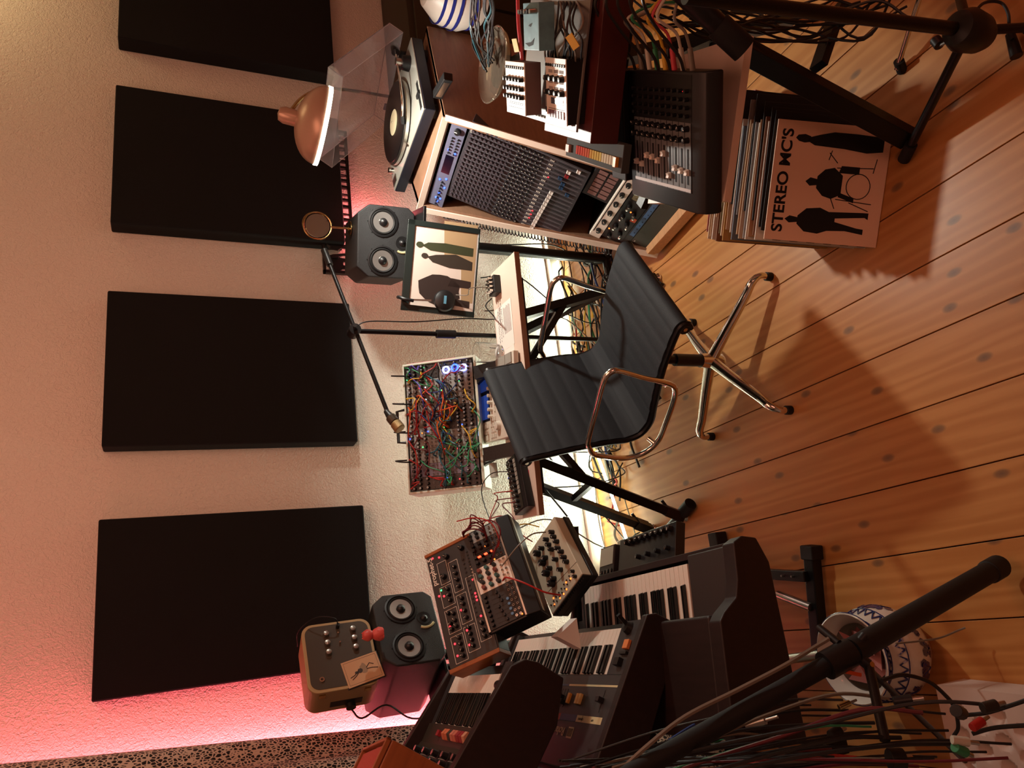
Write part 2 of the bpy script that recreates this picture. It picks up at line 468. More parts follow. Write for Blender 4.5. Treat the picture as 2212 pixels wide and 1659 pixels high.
def speaker(label, M, w_, h_, d_, tw, flip=1):
    t = thing('studio_monitor', label, 'speaker', M, 'studio monitors either side of the desk')
    c = .16 * w_
    poly = [(c * .55, 0), (w_ - c * .55, 0), (w_, c * .6), (w_, h_ - c), (w_ - c * .8, h_), (c * .8, h_), (0, h_ - c), (0, c * .6)]
    MB().prism(poly, -d_, 0, 'z').build('cabinet', SPKB, t, bevel=.006, seg=3)
    for fx in (.235, .765):
        cx_, cy_ = w_ * fx, h_ * .56; R = w_ * .185
        g = MB(); g.lathe([(R * 1.12, 0), (R * 1.12, .004), (R * 1.0, .005), (R * .95, .001), (R * .92, .001)], (cx_, cy_, 0), 36); s_ = g.build('driver_ring', BLACK, t)
        g = MB(); g.lathe([(R * .94, .0015), (R * .86, .006), (R * .76, .002)], (cx_, cy_, 0), 36); g.build('rubber_surround', RUBBER, t)
        g = MB(); g.lathe([(R * .76, .002), (R * .33, .0008), (R * .32, .0012)], (cx_, cy_, 0.0005), 36); g.build('cone', CONE, t)
        g = MB(); g.lathe([(R * .33, .001), (R * .28, .010), (R * .16, .015), (0, .017)], (cx_, cy_, 0), 24); g.build('dust_cap', BLACK, t)
    cx_, cy_ = w_ * tw, h_ * .22; R = w_ * .05
    MB().lathe([(R * 1.9, 0), (R * 1.8, .002), (R, .001), (R * .9, .004), (R * .5, .010), (0, .012)], (cx_, cy_, 0), 24).build('tweeter', BLACK, t)
    a = [(cx_ + flip * R * 2.7 * math.cos(q), cy_ + R * 2.7 * math.sin(q), .001) for q in [math.radians(v) for v in range(-55, 30, 12)]]
    g = MB(); g.tube(a, w_ * .017, 8); g.build('curved_badge', mat('pale_green_badge', (196, 196, 150), .4), t, label='pale curved badge')
    for i in range(8):
        pass
    g = MB()
    for fx in (.235, .765):
        for k in range(8):
            q = k * math.pi / 4; g.cyl((w_ * fx + w_ * .215 * math.cos(q), h_ * .56 + w_ * .215 * math.sin(q), 0), (w_ * fx + w_ * .215 * math.cos(q), h_ * .56 + w_ * .215 * math.sin(q), .0015), .002, n=6)
    g.build('screws', BLACKM, t, kind='stuff')
    return t


speaker('black studio monitor on a stand at the right, a round mirror on top', frame(1.282, 2.519, .882, -20.5, 88, 0), .271, .218, .26, .50, -1)
speaker('black studio monitor below the tape echo case at the left', frame(-.088, 2.482, .896, 30, 90, 0), .262, .210, .34, .60, -1)


def stand_poles(label, x, y, ztop, yaw):
    t = thing('speaker_stand', label, 'stand', frame(x, y, 0, yaw), 'speaker stands')
    MB().box(-.12, -.1, ztop - .012, .12, .12, ztop).build('top_plate', BLACKM, t, bevel=.003)
    for dx, dy, r in ((0, 0, .019), (.0, .09, .012)):
        MB().cyl((dx, dy, .03), (dx, dy, ztop - .012), r, n=18).build('pole', BLACKM, t)
    for s in (-1, 1): MB().tube(cat_rom([(0, 0, .035), (s * .09, -.04, .03), (s * .2, -.14, .016)]), .018, 12).build('leg', BLACKM, t)
    MB().tube(cat_rom([(0, 0, .035), (0, .1, .03), (0, .2, .016)]), .018, 12).build('leg', BLACKM, t)


stand_poles('black two-pole stand carrying the right studio monitor', 1.42, 2.47, .880, -22)
stand_poles('black two-pole stand carrying the left studio monitor', -.08, 2.66, .898, 30)

# mirror on the right monitor
c0 = P(764, 495, Y=2.57); t = thing('table_mirror', 'round brass table mirror standing on the right studio monitor', 'mirror', Matrix.Translation((c0.x, 2.57, 1.100)))
MB().lathe([(0, 0), (.028, 0), (.028, .004), (.008, .007), (.004, .012), (.004, .075), (0, .075)], n=24).build('foot', BRASS, t)
nrm_ = Vector((-.25, -.95, .0)).normalized(); ax = Vector((0, 0, 1)).cross(nrm_).normalized(); up_ = nrm_.cross(ax)
cc = Vector((0, 0, .125)); ring = [cc + ax * .052 * math.cos(a / 24 * 6.283) + up_ * .052 * math.sin(a / 24 * 6.283) for a in range(24)]
MB().tube(ring, .0032, 8, True).build('hoop', BRASS, t)
MB().tube([cc + Vector((.012, .01, .006)) + ax * .047 * math.cos(a / 24 * 6.283) * .95 + up_ * .047 * math.sin(a / 24 * 6.283) for a in range(24)], .0025, 8, True).build('inner_hoop', BRASS, t)
MB().lathe([(0, .002), (.045, .002), (.045, -.002), (0, -.002)], cc, 32, (ax, up_, nrm_)).build('mirror_glass', mat('mirror_glass', (235, 238, 235), .03, 1), t)

# ================================================================ DOME LAMP
t = thing('dome_lamp', 'brass dome lamp on an arched arm glowing above the turntable', 'lamp', Matrix.Translation((LAMP.x, LAMP.y, 0)))
DOME = mat('pale_brass_dome', (178, 148, 128), .30, .25)
zl = LAMP.z + .005; Rl = .125
tiltR = Matrix.Translation((0, 0, zl)) @ Matrix.Rotation(math.radians(10), 4, 'Y')
prof = [(Rl * math.cos(a), Rl * .68 * math.sin(a)) for a in [math.radians(v) for v in range(0, 91, 9)]]
mb = MB(); mb.T = tiltR; mb.lathe([(Rl - .003, -.001)] + prof, n=40); mb.lathe([((Rl - .004) * math.cos(a), (Rl - .004) * .66 * math.sin(a)) for a in [math.radians(v) for v in range(0, 91, 9)]], n=40); mb.build('shade', DOME, t)
mb = MB(); mb.T = tiltR; mb.lathe([(Rl + .001, -.010), (Rl + .002, .003), (Rl - .004, .003), (Rl - .005, -.010)], n=48); mb.build('glowing_rim', mat('lit_rim', (255, 250, 228), .4, emit=12), t)
mb = MB(); mb.T = tiltR; mb.lathe([(.026, Rl * .62), (.027, Rl * .95), (.020, Rl * 1.08), (0, Rl * 1.12)], n=24); mb.build('socket_cap', DOME, t)
arc = [P(q[0], q[1], Y=q[2]) - Vector((LAMP.x, LAMP.y, 0)) for q in ((628, 240, 2.12), (650, 214, 2.14), (680, 197, 2.17), (715, 191, 2.23), (770, 197, 2.38), (820, 205, 2.52), (862, 212, 2.68))]
ft_ = arc[-1]; arc += [Vector((ft_.x + .01, ft_.y + .01, .6)), Vector((ft_.x + .01, ft_.y + .01, .3)), Vector((ft_.x + .01, ft_.y + .01, .02))]
mb = MB(); mb.tube(cat_rom(arc), .0065, 10); mb.build('arched_arm', BRASS, t)
MB().lathe([(0, 0), (.12, 0), (.12, .012), (.02, .022), (0, .022)], (ft_.x + .01, ft_.y + .01, 0), 32).build('foot', BRASS, t)

# ================================================================ MIXER RACK CABINET + TURNTABLE
zt = .86
Ft = P(905, 451, Z=zt); Nt = P(962, 252, Z=zt)
Fb = P(1420, 551, Z=.02); Nb = P(1535, 425, Z=.02)
u = (Nt - Ft).normalized(); back = Vector((-u.y, u.x, 0))
RB = Nt + back * .46 + u * .10; RF = Ft + back * .46
t = thing('mixer_rack', 'wooden sloping equipment rack holding the mixing console', 'rack', Matrix.Translation((Fb.x, Fb.y, 0)))
O_ = Vector((Fb.x, Fb.y, 0))
th = .020
def lo(v): return v - O_
# sides as slabs: polygon front-top, front-bottom, back-bottom, back-top
def slab(a, b, c_, d, off, name, m):
    mb = MB(); off = Vector(off); q = [lo(v) for v in (a, b, c_, d)]; mb.hexa([v for v in q] + [v + off for v in q]); return mb.build(name, m, t, bevel=.0015, seg=1)
BkN = Vector((RB.x, RB.y, .02)); BkF = Vector((RF.x, RF.y, .02))
slab(Nt, Nb, BkN, RB, -u * th, 'side_panel', WOODR)
slab(Ft, Fb, BkF, RF, u * th, 'side_panel', WOODR)
slab(Ft, Nt, RB, RF, (0, 0, -th), 'top_panel', WOODR)
slab(Fb, Nb, BkN, BkF, (0, 0, .045), 'bottom_panel', WOODT)
slab(RF, RB, BkN, BkF, -back * .01, 'back_panel', WOODR)
# light edging along the front
mb = MB(); e = .003; nf = (-back)
for a, b in ((Ft, Nt), (Ft, Fb), (Nt, Nb)): mb.bar(lo(a) + nf * e, lo(b) + nf * e, .022, .006, back)
mb.build('front_edging', WOODP, t)
for c_ in (Fb, Nb, BkN, BkF):
    mb = MB(); d_ = (lo(BkN) + lo(Fb)) / 2; q = lo(c_) + (d_ - lo(c_)) * .12; mb.cyl((q.x, q.y, 0), (q.x, q.y, .02), .02); mb.build('foot', RUBBER, t)


def face(s, v):     # s along the width 0..1 (far to near), v down the slope 0..1
    a = Ft.lerp(Nt, s); b = Fb.lerp(Nb, s); return a.lerp(b, v)


def rackframe(v0, v1, s0=.06, s1=.94, inset=.012):
    """local frame on the sloped front: X to the right of the player, Y up the slope"""
    bl = face(s0, v1); br = face(s1, v1); tl = face(s0, v0); tr = face(s1, v0)
    X = ((br + tr) / 2 - (bl + tl) / 2); Y = ((tl + tr) / 2 - (bl + br) / 2); w_ = X.length; h_ = Y.length
    X.normalize(); Y = (Y - X * Y.dot(X)).normalized(); Z = X.cross(Y)
    o = ((bl + br + tl + tr) / 4) - X * w_ / 2 - Y * h_ / 2 - Z * inset
    M = Matrix((X, Y, Z)).transposed().to_4x4(); M.translation = o
    return M, w_, h_, Z


# audio interface strip
M, w_, h_, Z_ = rackframe(.028, .088)
d = thing('audio_interface', 'silver rack audio interface with glowing blue lights at the top of the rack', 'interface', M)
MB().box(0, 0, -.2, w_, h_, 0).build('body', mat('silver_blue_faceplate', (96, 97, 118), .4, .2), d, bevel=.001)
MB().box(w_ * .42, h_ * .25, 0, w_ * .64, h_ * .78, .0012).build('display', mat('dark_display', (8, 8, 22), .1), d)
knobs(d, [(w_ * .93, h_ * .5)], .012, .012, BLACK, each=True, n=14)
knobs(d, [(w_ * (.67 + .035 * k), h_ * q) for k in range(6) for q in (.3, .68)], .0035, .006, BLACK, mark=False)
leds(d, [(w_ * x, h_ * y) for x, y in ((.06, .45), (.10, .3), (.10, .6), (.17, .5), (.25, .25), (.33, .7), (.36, .3), (.68, .25), (.70, .72))], .0040, BLUEL)
knobs(d, [(w_ * (.03 + .04 * k), h_ * .5) for k in range(8)], .0035, .008, BLACK, mark=False)

# mixing console
M, w_, h_, Z_ = rackframe(.098, .575)
d = thing('mixing_console', 'sixteen channel rack mixing console full of small knobs and faders', 'mixer', M)
MIXG = mat('mixer_grey', (54, 51, 56), .5)
MB().box(0, 0, -.06, w_, h_, 0).build('panel', MIXG, d, bevel=.001)
n_ch = 18; cw = w_ * .96 / n_ch
pts = [(w_ * .02 + cw * (i + .5), h_ * (.97 - .036 * r)) for i in range(n_ch) for r in range(10)]
knobs(d, pts, .0062, .008, mat('mixer_knob_plum', (58, 50, 56), .5), top=mat('knob_mark_light', (104, 96, 100), .5), n=8)
pts = [(w_ * .02 + cw * (i + .5), h_ * (.585 - .038 * r)) for i in range(n_ch) for r in range(6)]
knobs(d, pts, .0058, .008, mat('mixer_knob_dark', (34, 32, 34), .5), top=WHITE, n=8)
mb = MB()
for i in range(n_ch + 1): mb.box(w_ * .02 + cw * i - .0003, h_ * .02, 0, w_ * .02 + cw * i + .0003, h_ * .98, .0005)
mb.build('channel_lines', mat('light_print', (150, 150, 155), .6), d, kind='stuff')
mb = MB()
for i in range(n_ch):
    for r in range(3): mb.box(w_ * .02 + cw * (i + .25), h_ * (.30 + .012 * r), 0, w_ * .02 + cw * (i + .55), h_ * (.306 + .012 * r), .003)
mb.build('push_buttons', WHITE, d, kind='stuff')
mb = MB()
for i in range(n_ch): mb.box(w_ * .02 + cw * (i + .42), h_ * .035, 0, w_ * .02 + cw * (i + .58), h_ * .27, .0006)
mb.build('fader_slots', BLACK, d, kind='stuff')
fcol = [mat('fader_cap_white', (214, 206, 200), .4), mat('fader_cap_blue', (20, 52, 84), .4), mat('fader_cap_red', (130, 24, 30), .4)]
for i in range(n_ch):
    x = w_ * .02 + cw * (i + .5); q = 0 if i < 11 else (1 if i < 15 else (2 if i == 15 else 0)); yy = h_ * (.235 - .002 * i if i < 11 else random.choice([.16, .2, .09, .22]))
    MB().prism([(-.008, 0), (-.006, .008), (0, .006), (.006, .008), (.008, 0)], -cw * .36, cw * .36, 'x').build('fader_cap', fcol[q], d, loc=(x, yy, .001))
leds(d, [(w_ * .02 + cw * (i + .5), h_ * .29) for i in (2, 3, 4, 13)], .0028, REDL)
text('LEVEL', .008, d, 'lettering', WHITE, (w_ * .9, h_ * .985, .0008))

# shelf of the empty bay with a boxed pad device
M, w_, h_, Z_ = rackframe(.58, .70)
d = thing('pad_controller', 'black box with a grid of pale pads standing in the open rack bay', 'controller', M)
MB().box(w_ * .52, .005, -.13, w_ * .98, h_ * .95, -.02).build('body', BLACK, d, bevel=.003)
MB().box(w_ * .02, 0, -.2, w_ * .98, .006, -.02).build('shelf_tray', BLACKM, d)
for i in range(6):
    for j in range(2): MB().box(w_ * (.56 + .06 * i), h_ * (.15 + .36 * j), -.02, w_ * (.607 + .06 * i), h_ * (.44 + .36 * j), -.017).build('pad', mat('rose_pad', (128, 92, 88), .6), d)
M, w_, h_, Z_ = rackframe(.70, .745)
d = thing('compressor_unit', 'white rack unit with black knobs and switches below the open bay', 'rack unit', M)
MB().box(0, 0, -.2, w_, h_, 0).build('body', WHITE, d, bevel=.001)
knobs(d, [(w_ * (.12 + .15 * k), h_ * .5) for k in range(6)], .0095, .012, BLACK, each=True)
MB().box(w_ * .08, h_ * .82, 0, w_ * .95, h_ * .9, .0005).build('print_line', INK, d)
M, w_, h_, Z_ = rackframe(.75, .835)
d = thing('meter_preamp', 'black rack unit with two square meters and clustered chrome knobs', 'rack unit', M)
MB().box(0, 0, -.2, w_, h_, 0).build('body', BLACK, d, bevel=.001)
for k in range(2):
    f_ = MB().box(w_ * (.68 + .16 * k), h_ * .15, 0, w_ * (.82 + .16 * k), h_ * .85, .003).build('meter', mat('meter_face', (120, 116, 88), .3), d)
    MB().bar((w_ * (.75 + .16 * k), h_ * .25, .0035), (w_ * (.71 + .16 * k), h_ * .7, .0035), .001, .0006).build('needle', INK, f_)
knobs(d, [(w_ * (.06 + .085 * k), h_ * (.3 if k % 2 else .7)) for k in range(7)], .0085, .013, BLACK, each=True, top=WHITE)
knobs(d, [(w_ * (.1 + .085 * k), h_ * (.75 if k % 2 else .25)) for k in range(6)], .0055, .010, CHROME, each=True)
leds(d, [(w_ * .15, h_ * .9), (w_ * .5, h_ * .5)], .003, ORL)
MB().box(w_ * .38, h_ * .04, 0, w_ * .44, h_ * .3, .001).build('orange_tag', mat('orange_tape', (214, 96, 60), .6), d)
M, w_, h_, Z_ = rackframe(.838, .868)
d = thing('patch_bay', 'slim patch bay with a strip of blue masking tape', 'rack unit', M)
MB().box(0, 0, -.15, w_, h_, 0).build('body', BLACK, d, bevel=.001)
MB().box(w_ * .14, h_ * .1, 0, w_ * .98, h_ * .75, .0008).build('tape_strip', mat('blue_masking_tape', (74, 112, 158), .7), d, label='blue masking tape')
knobs(d, [(w_ * (.2 + .065 * k), h_ * .35) for k in range(12)], .002, .002, BLACK, mark=False)
M, w_, h_, Z_ = rackframe(.872, .965)
d = thing('blank_panel', 'plain dark green rack blanking panel at the foot of the rack', 'rack unit', M)
MB().box(0, 0, -.02, w_, h_, 0).build('plate', mat('dark_green_grey_metal', (62, 64, 56), .4), d, bevel=.001)
for a in (.03, .97):
    for b_ in (.12, .88): MB().cyl((w_ * a, h_ * b_, 0), (w_ * a, h_ * b_, .002), .003, n=8).build('screw', STEEL, d)

# coiled cord along the far rack edge
pts = []
A_ = face(-.02, .10) - back * .015; B_ = face(-.03, .80) - back * .02
for i in range(520):
    s = i / 519; p = A_.lerp(B_, s); r = .009 if s > .12 else .001
    a = s * 52 * 2 * math.pi; pts.append(p + (-back) * (r + r * math.cos(a)) + Vector((0, 0, 1)) * r * math.sin(a) * .3 + u * r * math.sin(a))
tag(MB().tube(pts, .0022, 5).build('spiral_lead', CAB['black']), 'black coiled headphone cord running down the far edge of the mixer rack', 'cable')

# turntable
w_, d_ = .435, .365
TT = frame(1.672, 2.535, .925, -81)
t = thing('turntable', 'direct drive turntable with a record on it on top of the mixer rack', 'turntable', TT)
PL = mat('silver_deck_plate', (196, 196, 186), .28, .6)
MB().box(0, 0, -.045, w_, d_, -.004).build('plinth', mat('blue_black_plinth', (24, 25, 34), .4), t, bevel=.004)
MB().box(0.002, 0.002, -.004, w_ - .002, d_ - .002, 0).build('deck_plate', PL, t, bevel=.001)
pc = (w_ * .42, d_ * .5)
MB().lathe([(0, .003), (.150, .003), (.158, .006), (.160, .018), (.152, .022), (0, .022)], (pc[0], pc[1], 0), 56).build('platter', STEEL, t)
g = MB().cyl((w_ * .86, d_ * .80, 0), (w_ * .86, d_ * .80, .030), .030, .026, 24).build('tonearm_base', BLACKM, t)
MB().cyl((w_ * .86, d_ * .80, .030), (w_ * .86, d_ * .80, .052), .014, n=18).build('gimbal', STEEL, g)
s_ = [(w_ * .86, d_ * .98, .046), (w_ * .86, d_ * .80, .046), (w_ * .85, d_ * .5, .046), (w_ * .80, d_ * .30, .042), (w_ * .70, d_ * .22, .036)]
MB().tube(cat_rom(s_), .0042, 10).build('tonearm', CHROME, t)
MB().cyl((w_ * .86, d_ * 1.04, .046), (w_ * .86, d_ * .93, .046), .016, n=18).build('counterweight', BLACKM, t)
MB().bar((w_ * .71, d_ * .23, .036), (w_ * .66, d_ * .19, .030), .016, .010).build('headshell', BLACK, t)
MB().box(w_ * .03, d_ * .03, 0, w_ * .13, d_ * .12, .004).build('start_button', STEEL, t, bevel=.001)
MB().cyl((w_ * .07, d_ * .22, 0), (w_ * .07, d_ * .22, .020), .011, n=18).build('strobe_knob', CHROME, t)
MB().box(w_ * .93, d_ * .06, 0, w_ * .97, d_ * .42, .001).build('pitch_slot', BLACK, t)
MB().box(w_ * .915, d_ * .22, 0.001, w_ * .985, d_ * .27, .007).build('pitch_slider', BLACK, t, bevel=.001)
MB().cyl((w_ * .55, d_ * .05, 0), (w_ * .55, d_ * .05, .008), .009, n=16).build('target_light', CHROME, t)
for a in (.1, .9):
    for b_ in (.12, .88): MB().cyl((w_ * a, d_ * b_, -.065), (w_ * a, d_ * b_, -.045), .026, .024, 20).build('foot', RUBBER, t)
for a in (.2, .8): MB().box(w_ * a - .015, d_, -.02, w_ * a + .015, d_ + .006, .02).build('hinge', BLACKM, t)
r_ = MB(); r_.lathe([(0, .0225), (.052, .0225), (.054, .0235), (.146, .0235), (.1505, .0235), (.1505, .0255), (.054, .0258), (.052, .0250), (0, .0250)], (0, 0, 0), 64)
VIN = mat('black_vinyl', (12, 12, 13), .22, bump=.2, bscale=900)
o = r_.build('vinyl_record', VIN); o.matrix_world = TT @ Matrix.Translation((pc[0], pc[1], 0)); tag(o, 'black vinyl record lying on the turntable platter', 'record')
MB().lathe([(.0, .0262), (.049, .0262), (.049, .0255)], n=32).build('paper_label', mat('cream_label', (206, 194, 160), .6), o)
MB().cyl((0, 0, .022), (0, 0, .034), .0035, n=10).build('spindle', CHROME, t, loc=(pc[0], pc[1], 0))
# clear lid
CM = frame(2.016, 2.563, .925, -86, 138, 7)
cw_, cd_, chh, ct = .44, .356, .062, .003
mb = MB(); mb.T = t.matrix_world.inverted() @ CM
mb.box(0, 0, -chh, ct, cd_, 0) if False else None
# outer face is the far side (local +Z after the flip points down to the deck)
mb.box(0, 0, -chh, cw_, cd_, -chh + ct); mb.box(0, 0, -chh, ct, cd_, 0); mb.box(cw_ - ct, 0, -chh, cw_, cd_, 0); mb.box(0, cd_ - ct, -chh, cw_, cd_, 0); mb.box(0, 0, -chh, cw_, ct, 0)
mb.build('dust_cover', ACRYL, t, label='clear dust cover raised')

# felt brush block and cable at the rack edge in front of the turntable
M = frame(*(tuple(P(960, 195, Z=zt + .012))), -98)
d = thing('carbon_brush', 'small black record brush with a silver label on the rack edge', 'brush', M)
MB().box(-.06, 0, -.011, .06, .03, .022).build('body', BLACK, d, bevel=.003)
MB().box(-.045, -.0008, -.004, .045, 0, .016).build('label_plate', STEEL, d)


def onp(M, x, y, off=0.0):
    """photo pixel -> point on the local z=off plane of frame M (local coordinates)"""
    n = M.to_3x3() @ Vector((0, 0, 1)); o = M.translation + n * off; r = ray(x, y)
    t = (o - EYE).dot(n) / r.dot(n); return M.inverted() @ (EYE + t * r)


# ================================================================ DESK AND THINGS ON IT
ZB = .72
_before_desk = set(D.objects)
t = thing('desk_board', 'long narrow pale laminate board serving as the desk', 'desk', frame(.291, 2.041, ZB, -4.8))
MB().box(0, 0, -.018, .84, .20, 0).build('board', WOODP, t, bevel=.001)
MB().box(0, -.0012, -.0178, .84, 0, -.0002).build('edge_band', WOODR, t)

t = thing('table_stand', 'black steel table stand with paired sloping legs under the desk board', 'stand', Matrix.Translation((0, 0, 0)))
legs = [((.488, 2.173, .638), tuple(P(1475, 1117, Z=.02))), ((.445, 2.300, .638), tuple(P(1405, 1142, Z=.02))),
        ((.986, 2.152, .638), tuple(P(1415, 600, Z=.02))), ((.954, 2.290, .638), (1.28, 2.42, .02))]
for a, b in legs:
    lg = MB().bar(a, b, .026, .03).build('leg', BLACKM, t)
    a = Vector(a); b = Vector(b); d_ = (b - a).normalized()
    MB().bar(b - d_ * .09, b - d_ * .02, .032, .036).build('clamp', BLACK, lg)
    q = b - d_ * .06; MB().cyl(q, q + Vector((.045, 0, .03)), .006, .006, 10).build('wing_screw', BLACK, lg)
    MB().lathe([(0, 0), (.016, .002), (.018, .010), (.012, .02), (0, .022)], (b.x, b.y, .0)).build('chrome_foot', CHROME, lg)
L = [(Vector(a), Vector(b)) for a, b in legs]
MB().bar(L[0][0].lerp(L[0][1], .36), L[1][0].lerp(L[1][1], .36), .02).build('cross_brace', BLACKM, t)
MB().bar(L[2][0].lerp(L[2][1], .36), L[3][0].lerp(L[3][1], .36), .02).build('cross_brace', BLACKM, t)
MB().bar(L[0][0].lerp(L[0][1], .3), (.64, 2.19, .632), .022).build('diagonal_brace', BLACKM, t)
MB().bar(L[2][0].lerp(L[2][1], .3), (.80, 2.19, .632), .022).build('diagonal_brace', BLACKM, t)
MB().bar((.38, 2.195, .630), (1.12, 2.14, .630), .03, .018).build('top_rail', BLACKM, t)
MB().bar((.38, 2.32, .630), (1.12, 2.265, .630), .03, .018).build('top_rail', BLACKM, t)
f1 = P(1492, 1088, Z=.025); f2 = P(1396, 1200, Z=.025)
MB().cyl(f1, f2, .018, n=14).build('foot_tube', BLACKM, t)
for a, b in ((f1, f1.lerp(f2, .16)), (f2, f2.lerp(f1, .12))): MB().cyl(a, b, .023, n=14).build('end_cap', RUBBER, t)

# second tier: angled bracket that carries the modular case
t = thing('tier_bracket', 'black steel tier bracket holding the modular case over the desk board', 'bracket', Matrix.Translation((0, 0, 0)))
for x in (.52, .80):
    MB().bar((x, 2.14, ZB + .001), (x + .0, 2.22, .800), .045, .012, (0, 1, 0)).build('upright', BLACKM, t)
    MB().bar((x, 2.20, .766), (x, 2.52, .766), .035, .012).build('arm', BLACKM, t)
MB().cyl((.455, 2.26, .755), (.50, 2.26, .755), .014, n=14).build('clamp_knob', mat('pale_grey_knob', (170, 178, 168), .4), t)

# modular synthesizer case
MC_ = frame(.442, 2.314, .78, -4.9, 55, 1.0); w_, h_ = .438, .247
case = thing('modular_case', 'white suitcase modular synthesizer crowded with patch cables', 'synthesizer', MC_)
SHELL = mat('pale_green_white_shell', (200, 206, 190), .45)
mb = MB(); mb.box(-.006, -.012, -.10, w_ + .006, h_ + .006, -.092); mb.box(-.006, -.012, -.10, w_ + .006, -.002, .006); mb.box(-.006, h_, -.10, w_ + .006, h_ + .006, .006)
mb.box(-.008, -.012, -.10, 0, h_ + .006, .006); mb.box(w_, -.012, -.10, w_ + .008, h_ + .006, .006); mb.build('shell', SHELL, case, bevel=.002)
MB().box(w_ + .008, .06, -.03, w_ + .0095, h_ - .01, .002).build('pink_tape', mat('pink_tape', (206, 60, 110), .5), case)
g = MB(); g.tube([(w_ * .40, h_ + .006, -.03), (w_ * .41, h_ + .045, -.03), (w_ * .66, h_ + .045, -.03), (w_ * .67, h_ + .006, -.03)], .006, 8); g.build('carry_handle', BLACK, case)
SIL = mat('silver_module_panel', (142, 142, 138), .45); BLKP = mat('black_module_panel', (26, 25, 27), .4); PURP = mat('purple_grey_panel', (112, 102, 118), .4)
for row, y0 in ((0, .004), (1, h_ / 2 + .002)):
    x = .002; hh = h_ / 2 - .006
    rnd = random.Random(11 + row)
    while x < w_ - .012:
        mw_ = min(rnd.choice([.022, .03, .036, .044, .052]), w_ - .002 - x)
        if w_ - x < .06: mw_ = w_ - .002 - x
        f = x / w_
        pm = BLKP if ((row == 0 and (.42 < f < .62 or f > .88)) or (row == 1 and f > .80) or f < .06) else (PURP if f < .12 else SIL)
        m_ = MB().box(x + .0004, y0, -.003, x + mw_ - .0004, y0 + hh, 0).build('module', pm, case, bevel=.0005, seg=1)
        nx = max(1, int(mw_ / .013))
        js = [(x + mw_ * (i + .5) / nx, y0 + hh * v) for i in range(nx) for v in ((.08, .2, .32) if row else (.68, .8, .92))]
        mbj = MB()
        for jx, jy in js: mbj.lathe([(.0034, 0), (.0034, .0022), (.0022, .0022), (.0020, .0005)], (jx, jy, 0), 8)
        mbj.build('jacks', mat('dull_nickel', (92, 90, 86), .45, .5), m_, kind='stuff' if len(js) > 6 else None)
        ks = [(x + mw_ * (i + .5) / nx, y0 + hh * v) for i in range(nx) for v in ((.5, .72, .9) if row else (.12, .32, .52))]
        big = rnd.random() < .5
        mk = MB()
        for kx, ky in ks:
            r = .0052 if big else .0038
            mk.m = 0; mk.lathe([(r * 1.1, 0), (r, .011), (r * .8, .012), (0, .012)], (kx, ky, 0), 9)
            if rnd.random() < .55: mk.m = 1; mk.lathe([(r * .75, .0121), (0, .0128)], (kx, ky, 0), 8)
        mk.build('knobs', [BLACK, mat('dull_white_cap', (168, 166, 160), .45) if rnd.random() < .45 else mat('grey_knob_cap', (130, 130, 132), .4)], m_, kind='stuff' if len(ks) > 6 else None)
        if rnd.random() < .6:
            for _ in range(2):
                lm = rnd.choice([REDL, GRNL, ORL, WHL, BLUEL])
                leds(m_, [(x + mw_ * rnd.random() * .8 + mw_ * .1, y0 + hh * rnd.choice([.42, .6, .97]))], .0024, lm)
        x += mw_
# bright blue ring module lower right
bx = w_ * .93
for i, (dx, dy) in enumerate(((0, .026), (.004, .056), (0, .088))):
    MB().tube([(bx + dx + .011 * math.cos(a * .3927), .008 + dy + .011 * math.sin(a * .3927), .004) for a in range(16)], .0026, 6, True).build('light_ring', BLUEL if i == 1 else mat('white_blue_ring', (150, 165, 255), .4, emit=8), case)

rc_ = random.Random(5)
def patch(color, x0, y0, x1, y1, n, lift=.05, grp=None):
    for i in range(n):
        ax_, ay_ = rc_.uniform(x0, x1), rc_.uniform(y0, y1)
        bx_, by_ = ax_ + rc_.uniform(-.13, .13), ay_ + rc_.uniform(-.09, .09)
        bx_ = min(max(bx_, .01), w_ - .01); by_ = min(max(by_, .01), h_ - .01)
        l1 = lift * rc_.uniform(.5, 1)
        pts = [(ax_, ay_, .012), (ax_, ay_, .024), (ax_ * .7 + bx_ * .3 + rc_.uniform(-.015, .015), ay_ * .7 + by_ * .3 - rc_.uniform(0, .02), l1), (ax_ * .3 + bx_ * .7 + rc_.uniform(-.015, .015), ay_ * .3 + by_ * .7 - rc_.uniform(0, .03), l1 * .9), (bx_, by_, .024), (bx_, by_, .012)]
        mb = MB(); mb.tube([MC_ @ Vector(p) for p in cat_rom(pts, 5)], .0020, 6)
        for q in ((ax_, ay_), (bx_, by_)): mb.cyl(MC_ @ Vector((q[0], q[1], .0005)), MC_ @ Vector((q[0], q[1], .017)), .0032, .0026, 8)
        tag(mb.build('patch_cable', CAB[color]), color + ' patch cable looping across the white modular case', 'cable', color + ' patch cables on the modular case')


patch('green', .02, .01, .16, .12, 16); patch('teal', .05, .08, .36, .14, 14); patch('blue', .15, .08, .38, .14, 10)
patch('red', .24, .11, .38, .23, 10, .07); patch('orange', .22, .10, .36, .24, 8, .07); patch('yellow', .10, .02, .42, .24, 9, .06)
patch('maroon', .02, .16, .30, .24, 5); patch('green', .36, .18, .43, .24, 3); patch('red', .01, .10, .06, .24, 5)
patch('black', .18, .05, .42, .2, 7); patch('grey', .25, .02, .4, .1, 4); patch('purple', .38, .17, .42, .24, 2, .08)
for k in range(4):
    a = .10 + k * .10; pts = [MC_ @ Vector(p) for p in [(a, h_ - .02, .01), (a, h_ + .01, .03), (a + .01, h_ + .045, .01), (a + .015, h_ + .02, -.03), (a + .02, h_ - .01, -.04)]]
    cable(pts, 'black', 'black lead looping over the top edge of the modular case', .0026, group='black leads over the modular case')

